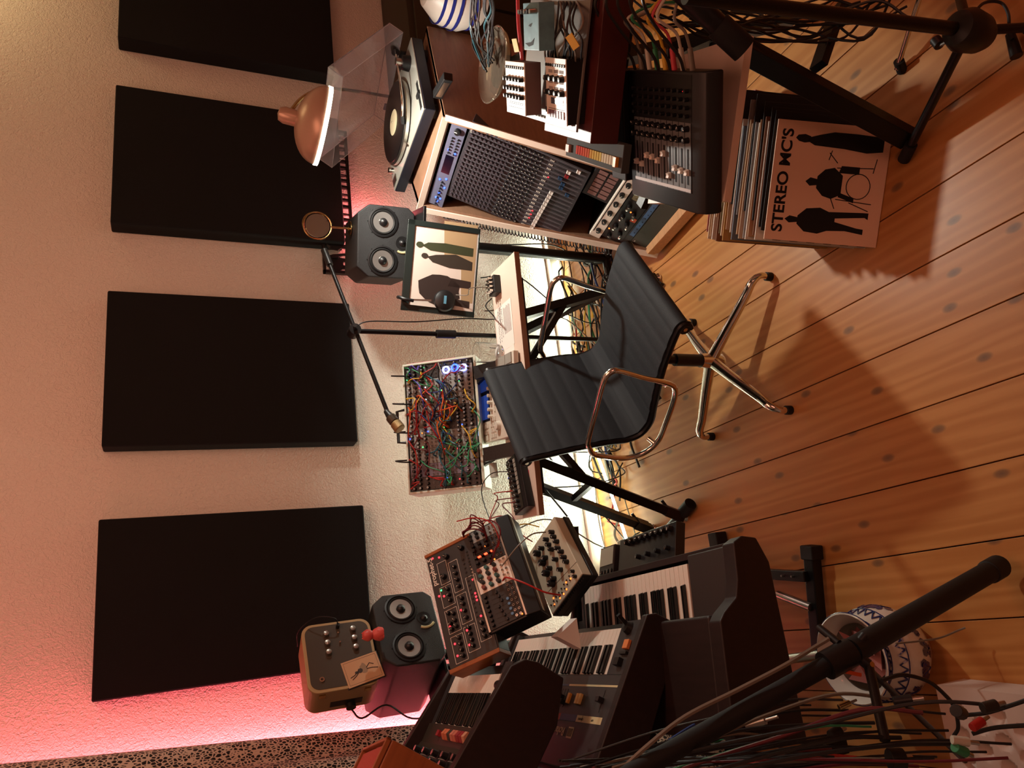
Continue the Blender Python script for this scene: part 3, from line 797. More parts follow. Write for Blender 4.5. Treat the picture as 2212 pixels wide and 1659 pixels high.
# beige sequencer
M = frame(.521, 1.975, .792, -8.5, 0, 2); w_, h_ = .283, .345
d = thing('sampler_workstation', 'beige desktop sampler with two blue screens and a row of eight knobs', 'sampler', M)
SAMPLER = d
MB().box(0, 0, -.020, w_, h_, 0).build('body', GREYB, d, bevel=.003)
MB().box(.004, .01, -.028, w_ - .004, h_ - .01, -.020).build('base', BLACK, d)
MB().box(w_ * .27, h_ * .64, 0, w_ * .97, h_ * .92, .001).build('screen_glass', mat('black_screen_glass', (6, 7, 12), .08), d)
SCRB = mat('blue_lcd', (34, 58, 128), .3, emit=.45)
for a, b in ((.30, .61), (.66, .94)):
    s_ = MB().box(w_ * a, h_ * .67, .001, w_ * b, h_ * .89, .0016).build('screen', SCRB, d)
    MB().box(w_ * (a + .01), h_ * .875, .0016, w_ * (b - .02), h_ * .885, .002).build('screen_line', WHL, s_)
knobs(d, [(w_ * (.31 + .088 * k), h_ * .59) for k in range(8)], .0068, .016, GREYB, each=True)
mb = MB()
for i in range(3):
    for j in range(5): mb.box(w_ * (.03 + .075 * i), h_ * (.90 - .05 * j), 0, w_ * (.085 + .075 * i), h_ * (.93 - .05 * j), .003)
for i in range(4):
    for j in range(3): mb.box(w_ * (.04 + .07 * i), h_ * (.60 - .05 * j), 0, w_ * (.09 + .07 * i), h_ * (.63 - .05 * j), .003)
for i in range(4): mb.box(w_ * (.36 + .08 * i), h_ * .50, 0, w_ * (.42 + .08 * i), h_ * .525, .003)
mb.build('buttons', GREYB, d, bevel=.0006, kind='stuff')
for i in range(4):
    for j in range(3): MB().box(w_ * (.46 + .135 * i), h_ * (.04 + .155 * j), 0, w_ * (.585 + .135 * i), h_ * (.185 + .155 * j), .004).build('pad', mat('grey_rubber_pad', (150, 148, 138), .6), d, bevel=.001)
knobs(d, [(w_ * .17, h_ * .42)], .016, .014, GREYB, each=True)
for k in range(3): MB().box(w_ * (.30 + .08 * k) - .05, h_ * .945, 0, w_ * (.36 + .08 * k) - .05, h_ * .975, .003).build('lit_button', mat('pale_blue_lit_button', (150, 200, 255), .4, emit=1.6), d)

# small black desktop synth at the left end of the board
M = frame(.322, 2.052, .752, 10, 2.5, 1.4); w_, h_ = .178, .085
d = thing('bass_synth', 'small black desktop synth with a row of jack sockets on the desk board', 'synthesizer', M)
MB().prism([(0, -.028), (0, -.004), (.02, 0), (h_, 0), (h_, -.028)], 0, w_, 'x').build('body', BLACK, d, bevel=.002)
MB().box(.004, .018, 0, w_ - .004, h_ - .004, .001).build('panel', mat('olive_black_panel', (44, 42, 34), .5), d)
mb = MB()
for i in range(11):
    for j in range(2): mb.lathe([(.0038, 0), (.0038, .004), (.002, .004)], (.012 + i * .0152, h_ - .01 - j * .012, .001), 8)
mb.build('jack_nuts', CHROME, d, kind='stuff')
knobs(d, [(.014 + .0165 * k, h_ * .48) for k in range(10)], .0052, .011, BLACK, each=True)
mb = MB()
for i in range(8): mb.box(.05 + i * .0145, .02, .001, .062 + i * .0145, .032, .003)
mb.build('step_buttons', mat('grey_rubber_pad', (150, 148, 138), .6), d, kind='stuff')
o = MB().box(-.035, -.006, 0, .035, .006, .0005).build('sticker_label', mat('pink_tape_label', (216, 92, 104), .7)); o.matrix_world = frame(*tuple(P(1142, 1040, Z=ZB + .0006)), -10)
tag(o, 'pink strip of tape stuck on the desk board in front of the black synth', 'tape')

for i, (a, b, c) in enumerate([((1108, 1060), (1075, 1075), 'red'), ((1112, 1075), (1078, 1090), 'maroon'), ((1100, 1018), (1040, 1060), 'black')]):
    A_ = P(*a, Y=2.13); B_ = P(1052 + i * 8, 1150, Y=2.02)
    cable([A_, A_ + Vector((0, .03, .05)), P(*b, Y=2.18), P(1060, 1112 + 8 * i, Y=2.12), B_], c, 'thin ' + c + ' patch lead running from the black synth to the small modular rack', .0016, 'patch_cable')
cable([P(1115, 1085, Y=2.12), P(1085, 1090, Y=2.15), P(1110, 1120, Y=2.1), P(1122, 1170, Y=1.98), P(1105, 1200, Y=1.93), P(1088, 1235, Y=1.92)], 'maroon', 'dark red patch lead hanging in a wide loop beside the beige synth', .0018, 'patch_cable')
cable([P(1060, 1155, Y=1.98), P(1045, 1130, Y=2.04), P(1090, 1115, Y=2.08), P(1128, 1155, Y=2.0), P(1150, 1170, Y=2.0)], 'red', 'red patch lead curling toward the beige synth', .0018, 'patch_cable')
cable([P(1072, 1180, Y=1.94), P(1090, 1150, Y=1.98), P(1130, 1132, Y=2.0), P(1165, 1138, Y=2.0)], 'yellow', 'yellow patch lead between the small rack and the beige synth', .0018, 'patch_cable')

# framed picture
M = frame(1.020, 2.262, .762, -14, 80, 0) @ Matrix.Rotation(math.radians(-5.5), 4, 'Z'); w_, h_ = .318, .255
d = thing('framed_picture', 'large black framed photograph of two robed figures and an elephant leaning behind the desk', 'picture', M)
mb = MB()
for b_ in ((0, 0, w_, .006), (0, h_ - .026, w_, h_), (0, 0, .020, h_), (w_ - .02, 0, w_, h_)): mb.box(b_[0], b_[1], -.014, b_[2], b_[3], .004)
mb.build('frame', mat('black_gloss_frame', (30, 38, 36), .25), d, bevel=.002)
MB().box(.01, .003, -.012, w_ - .01, h_ - .015, -.001).build('print', mat('white_photo_print', (206, 194, 184), .35), d)
def flat(parent, name, polys, m, z, T=1.0, kind=None):
    mb = MB()
    for p in polys: mb.prism(p, z, z + .0004, 'z')
    return mb.build(name, m, parent, kind=kind)
def blob(cx_, cy_, rx, ry, n=14, j=.12, seed=1):
    r = random.Random(seed); return [(cx_ + rx * math.cos(a * 6.283 / n) * (1 + r.uniform(-j, j)), cy_ + ry * math.sin(a * 6.283 / n) * (1 + r.uniform(-j, j))) for a in range(n)]
flat(d, 'printed_ground', [[(.20, .01), (.33, .01), (.33, .13), (.20, .12)], [(.05, .01), (.20, .01), (.20, .06), (.05, .05)]], mat('print_sand', (164, 138, 104), .5), -.0009)
flat(d, 'printed_figure', [[(.215, .02), (.245, .02), (.25, .12), (.245, .18), (.232, .20), (.218, .17)], blob(.234, .208, .011, .013, 10, .05)], mat('print_dark_green', (52, 56, 34), .5), -.0004)
flat(d, 'printed_figure', [[(.165, .02), (.195, .02), (.215, .08), (.205, .15), (.195, .18), (.178, .16), (.165, .10)], blob(.197, .188, .010, .012, 10, .05)], mat('print_brown_black', (50, 42, 34), .5), -.0004)
flat(d, 'printed_elephant', [blob(.085, .13, .055, .075, 16, .1, 4), [(.03, .02), (.055, .02), (.06, .10), (.04, .12)], [(.10, .02), (.125, .02), (.13, .09), (.1, .1)]], mat('print_umber', (44, 32, 28), .5), -.0004)

# headphones hanging on the frame
M2 = M @ Matrix.Translation((.052, 0, 0))
d = thing('headphones', 'black headphones hooked over the corner of the framed picture', 'headphones', M2)
MB().tube(cat_rom([(-.02, h_ - .04, .016), (-.018, h_ - .01, .016), (-.01, h_ + .008, .0), (-.005, h_ + .008, -.03), (0, h_ - .02, -.04)]), .006, 8).build('headband', BLACK, d)
MB().bar((-.018, h_ - .03, .016), (-.012, h_ - .10, .016), .006, .004).build('yoke', STEEL, d)
MB().lathe([(0, .035), (.020, .035), (.034, .028), (.038, .018), (.036, .008), (0, .008)], (-.008, h_ - .145, 0), 28).build('ear_cup', BLACK, d)
MB().box(-.022, h_ - .149, .034, .006, h_ - .140, .0362).build('cup_print', mat('blue_cup_print', (92, 150, 178), .5), d)

# papers, glass, little mixer box
o = thing('handwritten_sheet', 'white sheet with black handwriting and a block of print on the desk board', 'paper', frame(.99, 1.995, ZB + .0004, -100))
MB().box(0, 0, 0, .155, .135, .0006).build('sheet', PAPER, o)
o.matrix_world = frame(.843, 2.052, ZB + .0004, -5)
rr = random.Random(3)
mb = MB()
for ln in range(3):
    x = .02 + .012 * ln
    for k in range(13):
        q = [(x + k * .0095 + rr.uniform(0, .002), .108 - ln * .014 + rr.uniform(-.003, .004), .0008)]
        for _ in range(4): q.append((q[-1][0] + rr.uniform(.0005, .003), .108 - ln * .014 + rr.uniform(-.004, .005), .0008))
        mb.tube(q, .0006, 4)
mb.build('handwriting', INK, o, kind='stuff')
mb = MB()
for k in range(11): mb.box(.05, .012 + k * .0052, .0006, .14 + rr.uniform(-.006, .004), .0145 + k * .0052, .0008)
mb.build('printed_lines', mat('grey_print', (150, 146, 142), .8), o, kind='stuff')
o = MB().box(0, 0, 0, .10, .14, .0006).build('paper_sheet', PAPER); o.matrix_world = frame(.775, 2.062, ZB + .0002, -3); tag(o, 'blank white sheet under the drinking glass', 'paper')
t = thing('drinking_glass', 'clear short drinking glass standing on the desk beside the sampler', 'glass', Matrix.Translation((.853, 2.165, ZB + .001)))
MB().lathe([(0, 0), (.026, 0), (.030, .006), (.034, .050), (.034, .088), (.0325, .088), (.032, .05), (.027, .012), (0, .010)], n=36).build('glass_body', GLASS, t)
t = thing('patch_mixer', 'tiny black mixer box with chrome sockets on the desk by the paper', 'mixer', frame(1.045, 2.10, ZB + .001, -5))
MB().box(0, 0, 0, .062, .05, .024).build('body', BLACK, t, bevel=.002)
for i in range(4):
    for j in range(3): MB().cyl((.01 + i * .014, .012 + j * .013, .024), (.01 + i * .014, .012 + j * .013, .038), .0045, n=10).build('socket', CHROME, t)
cable([(1.07, 2.12, .76), (1.065, 2.125, .82), P(1010, 637, Y=2.2), P(985, 637, Y=2.24)], 'grey', 'thin grey headphone lead from the tiny mixer up to the headphones', .0016)
cable([(1.03, 2.12, .75), (1.0, 2.12, .775), P(1068, 685, Y=2.1), P(1060, 690, Y=2.3), P(1000, 688, Y=2.33), P(900, 695, Y=2.34), P(800, 694, Y=2.34), P(768, 705, Y=2.34)], 'black', 'black microphone lead hanging beside the framed picture', .0022)

# the whole desk group is a size larger and stands a little further back and lower than first measured
GROW = Matrix.Translation((.037, .126, -.0594)) @ Matrix.Translation((.62, 2.1, .73)) @ Matrix.Scale(1.06, 4) @ Matrix.Translation((-.62, -2.1, -.73))
bpy.context.view_layer.update()
for o in [o for o in D.objects if o not in _before_desk and o.parent is None and o.name != 'table_stand' and o.type != 'CAMERA']:
    o.matrix_world = GROW @ o.matrix_world
SAMPLER.matrix_world = frame(.577, 2.185, .690, -8.5, 0, 1)

# microphone boom stand
J = P(765, 715, Y=2.36)
t = thing('microphone_stand', 'black boom microphone stand rising behind the desk', 'stand', Matrix.Translation((J.x, J.y, 0)))
mb = MB().cyl((0.005, 0, .05), (0, 0, J.z - .02), .0085, n=14); mb.build('pole', BLACKM, t)
MB().cyl((.002, 0, .80), (.001, 0, .87), .015, n=16).build('height_clutch', BLACK, t)
for a in (70, 190, 310):
    q = math.radians(a); MB().bar((0, 0, .10), (.26 * math.cos(q), .26 * math.sin(q), .012), .016).build('leg', BLACKM, t)
A_ = P(700, 540, Y=2.42) - Vector((J.x, J.y, 0)); B_ = P(838, 893, Y=2.30) - Vector((J.x, J.y, 0))
bm_ = MB().cyl(A_, B_, .007, n=12).build('boom', BLACKM, t)
MB().cyl(A_, A_.lerp(B_, .10), .012, n=14).build('counterweight', BLACK, bm_)
MB().cyl((0, -.02, J.z), (0, .025, J.z), .020, n=16).build('boom_joint', BLACK, t)
MB().cyl((0, -.05, J.z + .008), (0, -.02, J.z), .007, n=10).build('joint_handle', BLACK, t)
m1 = P(843, 900, Y=2.29); m2 = P(865, 928, Y=2.27)
t = thing('microphone', 'small gold-grilled microphone at the end of the boom', 'microphone', Matrix.Translation(m1))
dv = (m2 - m1)
MB().cyl((0, 0, 0), dv * .45, .017, n=18).build('body', mat('brown_grey_mic_body', (72, 62, 50), .4, .4), t, bevel=.003)
MB().cyl(dv * .45, dv * 1.0, .018, .019, n=18).build('grille', mat('gold_grille', (150, 128, 88), .35, .7, bump=.4, bscale=900), t, bevel=.005)
MB().cyl(-dv * .45, (0, 0, 0), .008, .013, n=12).build('swivel', BLACK, t)

# ================================================================ CHAIR
CH = frame(.76, 1.829, 0, -151)
t = thing('swivel_chair', 'charcoal ribbed office swivel chair with chrome arms and four-star base', 'chair', CH)
ctrl = [(.218, .440), (.236, .458), (.228, .476), (.19, .478), (.07, .460), (-.06, .425), (-.13, .405), (-.185, .415), (-.212, .455), (-.222, .52), (-.245, .62), (-.268, .70), (-.288, .765), (-.300, .775), (-.306, .762)]
prof = cat_rom([(0, a, b) for a, b in ctrl], 16)
acc = [0]
for i in range(1, len(prof)): acc.append(acc[-1] + (prof[i] - prof[i - 1]).length)
HW = .195; mb = MB(); NX = 8; top = []; bot = []
for i, p in enumerate(prof):
    a = prof[max(i - 1, 0)]; b = prof[min(i + 1, len(prof) - 1)]; d_ = (b - a).normalized(); nn = Vector((0, d_.z, -d_.y))
    if nn.z < 0 and i < len(prof) * .5: nn = -nn
    s = acc[i]; rib = .0036 * abs(math.cos(math.pi * s / .050)) ** .30
    top.append([(-HW + 2 * HW * k / NX, p.y + nn.y * (.006 + rib), p.z + nn.z * (.006 + rib)) for k in range(NX + 1)])
    bot.append([(-HW + 2 * HW * k / NX, p.y - nn.y * .006, p.z - nn.z * .006) for k in range(NX + 1)])
n = len(prof); vs = [v for r in top for v in r] + [v for r in bot for v in r]; W1 = NX + 1; O2 = n * W1; fs = []
for i in range(n - 1):
    for k in range(NX):
        fs.append((i * W1 + k, i * W1 + k + 1, (i + 1) * W1 + k + 1, (i + 1) * W1 + k)); fs.append((O2 + i * W1 + k, O2 + (i + 1) * W1 + k, O2 + (i + 1) * W1 + k + 1, O2 + i * W1 + k + 1))
    for k in (0, NX): fs.append((i * W1 + k, (i + 1) * W1 + k, O2 + (i + 1) * W1 + k, O2 + i * W1 + k))
for i in (0, n - 1): fs += [(i * W1 + k, i * W1 + k + 1, O2 + i * W1 + k + 1, O2 + i * W1 + k) for k in range(NX)]
mb.add(vs, fs); mb.build('seat', LEATH, t)
for s in (-1, 1):
    mb = MB(); mb.tube([(s * (HW + .004), p.y, p.z - .004) for p in prof[4:-4:3]], .009, 8); mb.build('side_rail', BLACKM, t)
    for (yy, zz) in ((.222, .460), (-.296, .764)):
        g = MB(); g.cyl((s * (HW - .002), yy, zz), (s * (HW + .010), yy, zz), .017, n=20); o = g.build('rail_end', BLACK, t)
        g = MB(); g.cyl((s * (HW + .010), yy, zz), (s * (HW + .012), yy, zz), .006, n=12); g.build('bolt', CHROME, o)
    g = MB(); g.cyl((-HW, .222, .460), (HW, .222, .460), .015, n=18) if s == 1 else None
    if s == 1: g.cyl((-HW, -.297, .764), (HW, -.297, .764), .013, n=18); g.build('end_roll', LEATH, t)
    X_ = s * (HW + .022)
    loop = [(-.225, .585), (-.19, .603), (-.06, .628), (.04, .646), (.072, .640), (.082, .615), (.06, .53), (.040, .44), (.02, .40), (-.03, .378), (-.13, .36), (-.20, .352), (-.25, .375), (-.274, .43), (-.268, .50), (-.252, .56)]
    cl = [Vector((X_, a, b)) for a, b in loop]; cl2 = cat_rom([cl[-1]] + cl + [cl[0]], 5)[5:-1]
    g = MB()
    g.tube(cl2, .0085, 10, True); g.build('armrest', CHROME, t)
    for q in ((.03, .43), (-.21, .36)): MB().cyl((X_, q[0], q[1]), (s * HW, q[0], q[1] + .012), .008, n=10).build('arm_bracket', CHROME, t)
hub = CH.inverted() @ Vector((.727, 1.86, 0))
MB().cyl((hub.x, hub.y, .155), (hub.x, hub.y, .40), .014, n=20).build('gas_column', BLACKM, t)
MB().cyl((hub.x, hub.y, .155), (hub.x, hub.y, .26), .020, n=20).build('column_sleeve', BLACK, t)
MB().lathe([(0, .07), (.018, .07), (.028, .085), (.026, .12), (.023, .16), (0, .16)], (hub.x, hub.y, 0), 24).build('hub', CHROME, t)
MB().box(-.07, -.10, .375, .07, .12, .39).build('tilt_plate', BLACKM, t)
for px_, rr_ in (((1665, 598), 0), ((1708, 886), 0), ((1540, 943), 0), ((1500, 697), 0)):
    f = P(*px_, Z=.0); v = f - Vector((.727, 1.86, 0)); v.z = 0; L_ = v.length; v.normalize(); R3 = CH.to_3x3().inverted(); v = R3 @ v
    h3 = Vector((hub.x, hub.y, 0))
    pts = cat_rom([h3 + v * .012 + Vector((0, 0, .115)), h3 + v * .10 + Vector((0, 0, .098)), h3 + v * (L_ - .07) + Vector((0, 0, .072)), h3 + v * (L_ - .025) + Vector((0, 0, .066)), h3 + v * L_ + Vector((0, 0, .045)), h3 + v * L_ + Vector((0, 0, .016))], 5)
    rad = [.020 - .010 * (i / (len(pts) - 1)) ** .7 if i < len(pts) * .7 else .0105 for i in range(len(pts))]
    g = MB().tube(pts, rad, 14).build('base_leg', CHROME, t)
    MB().cyl(h3 + v * L_, h3 + v * L_ + Vector((0, 0, .020)), .014, n=16).build('glide', RUBBER, g)

# ================================================================ LEFT SIDE: KEYBOARDS
def cheek(parent, x0, x1, poly, m=WALNUT, name='side_cheek'):
    return MB().prism(poly, x0, x1, 'x').build(name, m, parent, bevel=.004, seg=2)


# --- lowest: stage piano / organ
M = frame(.084, 1.611, .541, 91, 6.2, 1.2)
t = thing('stage_piano', 'big dark walnut electric piano lowest on the left, keys toward the chair', 'keyboard', M)
keyboard(t, 28, .571, .132, start=5)
cheek(t, -.200, -.155, [(-.035, -.06), (-.038, -.02), (-.022, .006), (.06, .008), (.10, .018), (.132, .055), (.15, .068), (.40, .068), (.40, -.12), (.02, -.088)], name='side_cheek')
cheek(t, .615, .655, [(-.035, -.06), (-.038, -.02), (-.022, .006), (.06, .008), (.10, .018), (.132, .055), (.15, .068), (.40, .068), (.40, -.12), (.02, -.088)])
MB().box(-.155, -.02, -.06, -.003, .135, .0).build('key_block', mat('brown_grey_key_block', (50, 45, 43), .5), t, bevel=.004)
MB().box(.574, -.02, -.06, .615, .135, .004).build('key_block', mat('brown_grey_key_block', (50, 45, 43), .5), t, bevel=.004)
MB().box(.585, .04, .004, .605, .06, .008).build('red_switch', mat('red_rocker', (190, 30, 36), .4, emit=.3), t)
MB().box(-.155, -.030, -.07, .615, -.012, -.014).build('key_slip', WALNUT, t, bevel=.002)
MB().box(-.155, -.02, -.10, .615, .39, -.062).build('body', WALNUT, t)
MB().box(-.155, .134, -.06, .615, .39, .065).build('lid', WALNUT, t, bevel=.008)

# --- keyboard stand below
t = KBST = thing('keyboard_stand', 'black tubular tiered keyboard stand under the left keyboards', 'stand', Matrix.Translation((0, 0, 0)))
for a, b in ((P(1548, 1150, Z=.03), P(1548, 1150, Z=.03) + Vector((-.62, .02, 0))), (P(1752, 1178, Z=.03), P(1775, 1440, Z=.03))):
    MB().bar(a, b, .036).build('foot_tube', BLACKM, t, bevel=.004)
    MB().bar(a, a.lerp(b, .12), .046).build('end_sleeve', RUBBER, t, bevel=.004)
a = P(1745, 1245, Z=.05); c = P(1660, 1240, Z=.05)
MB().bar(a, a + (c - a) * 2.0, .030).build('cross_tube', BLACKM, t, bevel=.003)
for k in (.25, .5):
    q = a + (c - a) * k; MB().cyl(q, q + Vector((0, 0, .025)), .003, n=8).build('bolt', STEEL, t)
MB().cyl(P(1752, 1312, Z=.05), P(1680, 1284, Z=.05), .012, n=14).build('brace_tube', STEEL, t)
MB().cyl(P(1790, 1412, Z=.05), P(1690, 1425, Z=.05), .014, n=14).build('brace_tube', STEEL, t)
MB().bar((-.43, 1.75, .04), (-.43, 1.75, .50), .034).build('column', BLACKM, t)
MB().bar((-.47, 2.46, .04), (-.47, 2.46, 1.0), .034).build('column', BLACKM, t)
for yy in (1.75, 2.14): MB().bar((-.43, yy, .405), (.08, yy, .405), .03).build('support_arm', BLACKM, t)
MB().bar((-.43, 2.46, .62), (-.16, 2.40, .60), .03).build('support_arm', BLACKM, t)
MB().bar((-.43, 2.46, .90), (-.20, 2.24, .88), .03).build('support_arm', BLACKM, t)

# --- middle: large polysynth
M = frame(-.05, 1.803, .642, 89.1, 30.9, 3.6)
t = thing('polysynth', 'large dark polysynth with walnut cheeks and coloured stripes, middle of the left stack', 'synthesizer', M)
keyboard(t, 36, .775, .123, start=0)
ck = [(-.035, -.085), (-.035, -.01), (-.02, .014), (.36, .028), (.375, .018), (.375, -.085)]
cheek(t, -.145, -.118, ck); cheek(t, .80, .825, ck)
PSP = mat('charcoal_synth_panel', (52, 51, 52), .45)
MB().box(-.118, -.02, -.08, .80, .37, -.014).build('body', BLACK, t)
MB().box(-.118, -.016, -.014, -.003, .124, .002).build('bender_panel', PSP, t)
MB().box(.777, -.016, -.014, .80, .124, .002).build('key_block', PSP, t)
MB().box(-.118, .125, -.012, .80, .36, .004).build('control_panel', PSP, t, bevel=.002)
ST = [mat('stripe_' + n_, c_, .5) for n_, c_ in (('cream', (206, 196, 152)), ('blue', (62, 82, 120)), ('red', (150, 62, 44)))]
MB().box(-.10, .152, .004, .20, .157, .0046).build('printed_stripe', ST[0], t); MB().box(.20, .152, .004, .30, .157, .0046).build('printed_stripe', ST[1], t); MB().box(.30, .152, .004, .5, .157, .0046).build('printed_stripe', ST[2], t)
MB().box(-.06, .231, .004, .085, .248, .0046).build('printed_band', ST[0], t); MB().box(.085, .231, .004, .19, .248, .0046).build('printed_band', ST[1], t); MB().box(.19, .231, .004, .32, .248, .0046).build('printed_band', ST[2], t)
MB().box(.05, .232, .0046, .051, .247, .005).build('band_line', INK, t)
text('CHORUS', .008, t, 'lettering', INK, (.058, .240, .0048)); text('HPF', .008, t, 'lettering', INK, (-.01, .240, .0048))
# maker's plate as on the photo
text('Roland', .030, t, 'lettering', mat('cream_print', (206, 196, 160), .5), (.175, .275, .0046), bold=.0004)
mb = MB(); mb.box(.08, .262, .004, .112, .290, .0048); mb.m = 1
for k in range(4): mb.box(.084 + k * .0072, .266, .0048, .0872 + k * .0072, .286, .0052)
mb.build('logo_mark', [mat('cream_print', (206, 196, 160), .5), INK], t)
for x, m_ in ((.16, mat('amber_button', (206, 150, 66), .4)), (.105, mat('cream_button', (222, 190, 120), .4)), (.088, mat('cream_button', (222, 190, 120), .4))):
    MB().box(x, .178, .004, x + .012, .205, .012).build('button', m_, t, bevel=.001)
for k in range(12):
    x = .19 + k * .018; MB().box(x + .006, .165, .004, x + .0075, .215, .0045).build('slider_slot', INK, t)
    MB().box(x, .178 + .02 * random.random(), .004, x + .013, .186 + .02 * random.random() + .004, .018).build('slider_cap', BLACK, t, bevel=.001)
MB().box(-.03, .165, .004, -.028, .22, .0045).build('slider_slot', INK, t); MB().box(-.038, .185, .004, -.02, .198, .02).build('slider_cap', BLACK, t, bevel=.001)
MB().bar((-.05, .0, .01), (-.055, -.012, .045), .010).build('bender_lever', BLACK, t); MB().lathe([(0, 0), (.018, 0), (.014, .014), (0, .016)], (-.05, .005, .002)).build('bender_base', BLACK, t)
MB().box(-.085, .038, .002, -.060, .062, .012).build('orange_button', mat('orange_button', (214, 130, 74), .4), t, bevel=.002)
MB().box(-.085, .068, .002, -.05, .075, .010).build('lever', BLACK, t); MB().box(-.07, .085, .002, -.045, .105, .016).build('slider_cap', BLACK, t, bevel=.001)

# --- top: small synth
M = frame(-.118, 1.859, .971, 91, 32.5, 1.4)
t = thing('mono_synth', 'small dark walnut-sided synth with coloured rocker tabs on top of the left stack', 'synthesizer', M)
keyboard(t, 22, .371, .135, start=3)
ck = [(-.045, -.125), (-.050, -.05), (-.042, -.016), (-.012, .012), (.27, .055), (.30, .05), (.33, -.12), (.06, -.15)]
cheek(t, -.085, -.055, ck); cheek(t, .405, .430, ck)
MB().box(-.055, -.03, -.09, .405, .30, -.014).build('body', BLACK, t)
MB().box(-.055, -.03, -.014, -.003, .138, .001).build('wheel_panel', DGREY, t); MB().box(.374, -.03, -.014, .405, .138, .001).build('key_block', DGREY, t)
MB().tube([(-.045, .0, .003), (-.015, .0, .003), (-.015, .07, .003), (-.045, .07, .003)], .0015, 6, True).build('wheel_surround', STEEL, t)
MB().cyl((-.04, .03, .001), (-.018, .03, .001), .012, n=18).build('pitch_wheel', BLACK, t)
MB().box(-.055, .138, -.012, .405, .19, .006).build('tab_panel', mat('dark_olive_panel', (46, 42, 34), .5), t)
MB().hexa([(-.055, .19, -.012), (.405, .19, -.012), (.405, .29, -.012), (-.055, .29, -.012), (-.055, .19, .008), (.405, .19, .008), (.405, .29, .035), (-.055, .29, .035)]).build('control_panel', mat('dark_olive_panel', (46, 42, 34), .5), t)
tabs = [(206, 120, 84), (206, 120, 84), (66, 60, 50), (200, 128, 108), (196, 116, 96), (150, 44, 50), (150, 40, 46), (206, 150, 120)]
for k, c_ in enumerate(tabs[::-1]):
    MB().prism([(0, 0), (0, .010), (.014, .016), (.026, .006), (.026, 0)], 0, .020, 'x').build('rocker_tab', mat('tab_%d_%d' % (c_[0], c_[1]), c_, .4), t, loc=(.02 + k * .024, .15, .006))
MB().box(.25, .155, .006, .27, .17, .016).build('red_tab', mat('tab_150_44', (150, 44, 50), .4), t)
for k in range(14):
    x = .0 + k * .028; y = .215 + .045 * ((k * 5) % 3) / 2; z = .008 + (y - .19) * .27
    kb = MB().lathe([(.013, 0), (.012, .005), (.009, .006), (.008, .020), (0, .021)], (x, y, z), 16).build('knob', BLACK, t)
    MB().cyl((x, y, z + .021), (x, y, z + .022), .007, n=14).build('knob_cap', STEEL, kb)
mb = MB()
for k in range(5): mb.bar((-.04, .205 + k * .018, .0125 + k * .0049), (.39, .205 + k * .018, .0125 + k * .0049), .0012, .0006)
mb.build('printed_lines', mat('grey_print', (150, 146, 142), .8), t)

# --- desktop analogue synth with red lamps
M = frame(-.059, 1.913, .95, 22, 42.5, -.5); w_, h_ = .324, .146
t = thing('poly_module', 'dark desktop synth module with wooden ends and many red lamps, below the left monitor', 'synthesizer', M)
MB().box(0, 0, -.055, w_, h_, 0).build('panel', DGREY, t, bevel=.001)
for a, b in ((-.012, 0), (w_, w_ + .010)): MB().prism([(-.004, -.065), (-.004, .002), (h_ + .004, .002), (h_ + .004, -.065)], a, b, 'x').build('wood_end', OAK, t, bevel=.002)
MB().box(0, -.004, -.06, w_, 0, -.002).build('front_strip', BLACK, t)
text('prophet-5', .021, t, 'lettering', WHITE, (w_ * .85, h_ * .925, .0004), bold=.0003)
mb = MB()
def rect(x0, y0, x1, y1):
    for a, b in (((x0, y0), (x1, y0)), ((x1, y0), (x1, y1)), ((x1, y1), (x0, y1)), ((x0, y1), (x0, y0))): mb.bar((a[0], a[1], .0004), (b[0], b[1], .0004), .0010, .0005)
for q in ((.02, .60, .24, .86), (.27, .60, .47, .86), (.50, .60, .68, .86), (.06, .32, .27, .56), (.30, .34, .55, .56), (.58, .36, .86, .56), (.10, .06, .66, .28), (.70, .60, .90, .80)):
    rect(q[0] * w_, q[1] * h_, q[2] * w_, q[3] * h_)
mb.build('section_outlines', WHITE, t, kind='stuff')
ks = [(x, y) for y, xs in ((.68, (.06, .11, .16, .21, .31, .36, .42, .54, .59, .64)), (.44, (.10, .15, .20, .25, .34, .40, .46, .51, .62, .68, .74, .80)), (.78, (.30, .35, .44)), (.17, (.13, .18, .24))) for x in xs]
knobs(t, [(x * w_, y * h_) for x, y in ks], .0055, .012, BLACK, each=True)
knobs(t, [(w_ * .76, h_ * .70), (w_ * .92, h_ * .55), (w_ * .93, h_ * .2)], .0075, .014, BLACK, each=True, top=CHROME)
mb = MB()
for k in range(26): mb.box(w_ * (.12 + .03 * k), h_ * .10, 0, w_ * (.132 + .03 * k), h_ * .135, .002)
for k in range(14): mb.box(w_ * (.30 + .04 * k), h_ * .215, 0, w_ * (.312 + .04 * k), h_ * .25, .002)
mb.build('small_buttons', BLACK, t, kind='stuff')
leds(t, [(w_ * x, h_ * y) for x, y in ((.08, .80), (.18, .80), (.33, .82), (.60, .80), (.62, .90), (.12, .52), (.24, .50), (.42, .52), (.30, .16), (.44, .16), (.47, .16), (.50, .16), (.62, .14), (.95, .72), (.97, .86))], .0030, REDL)
leds(t, [(w_ * .66, h_ * .83)], .0026, GRNL)

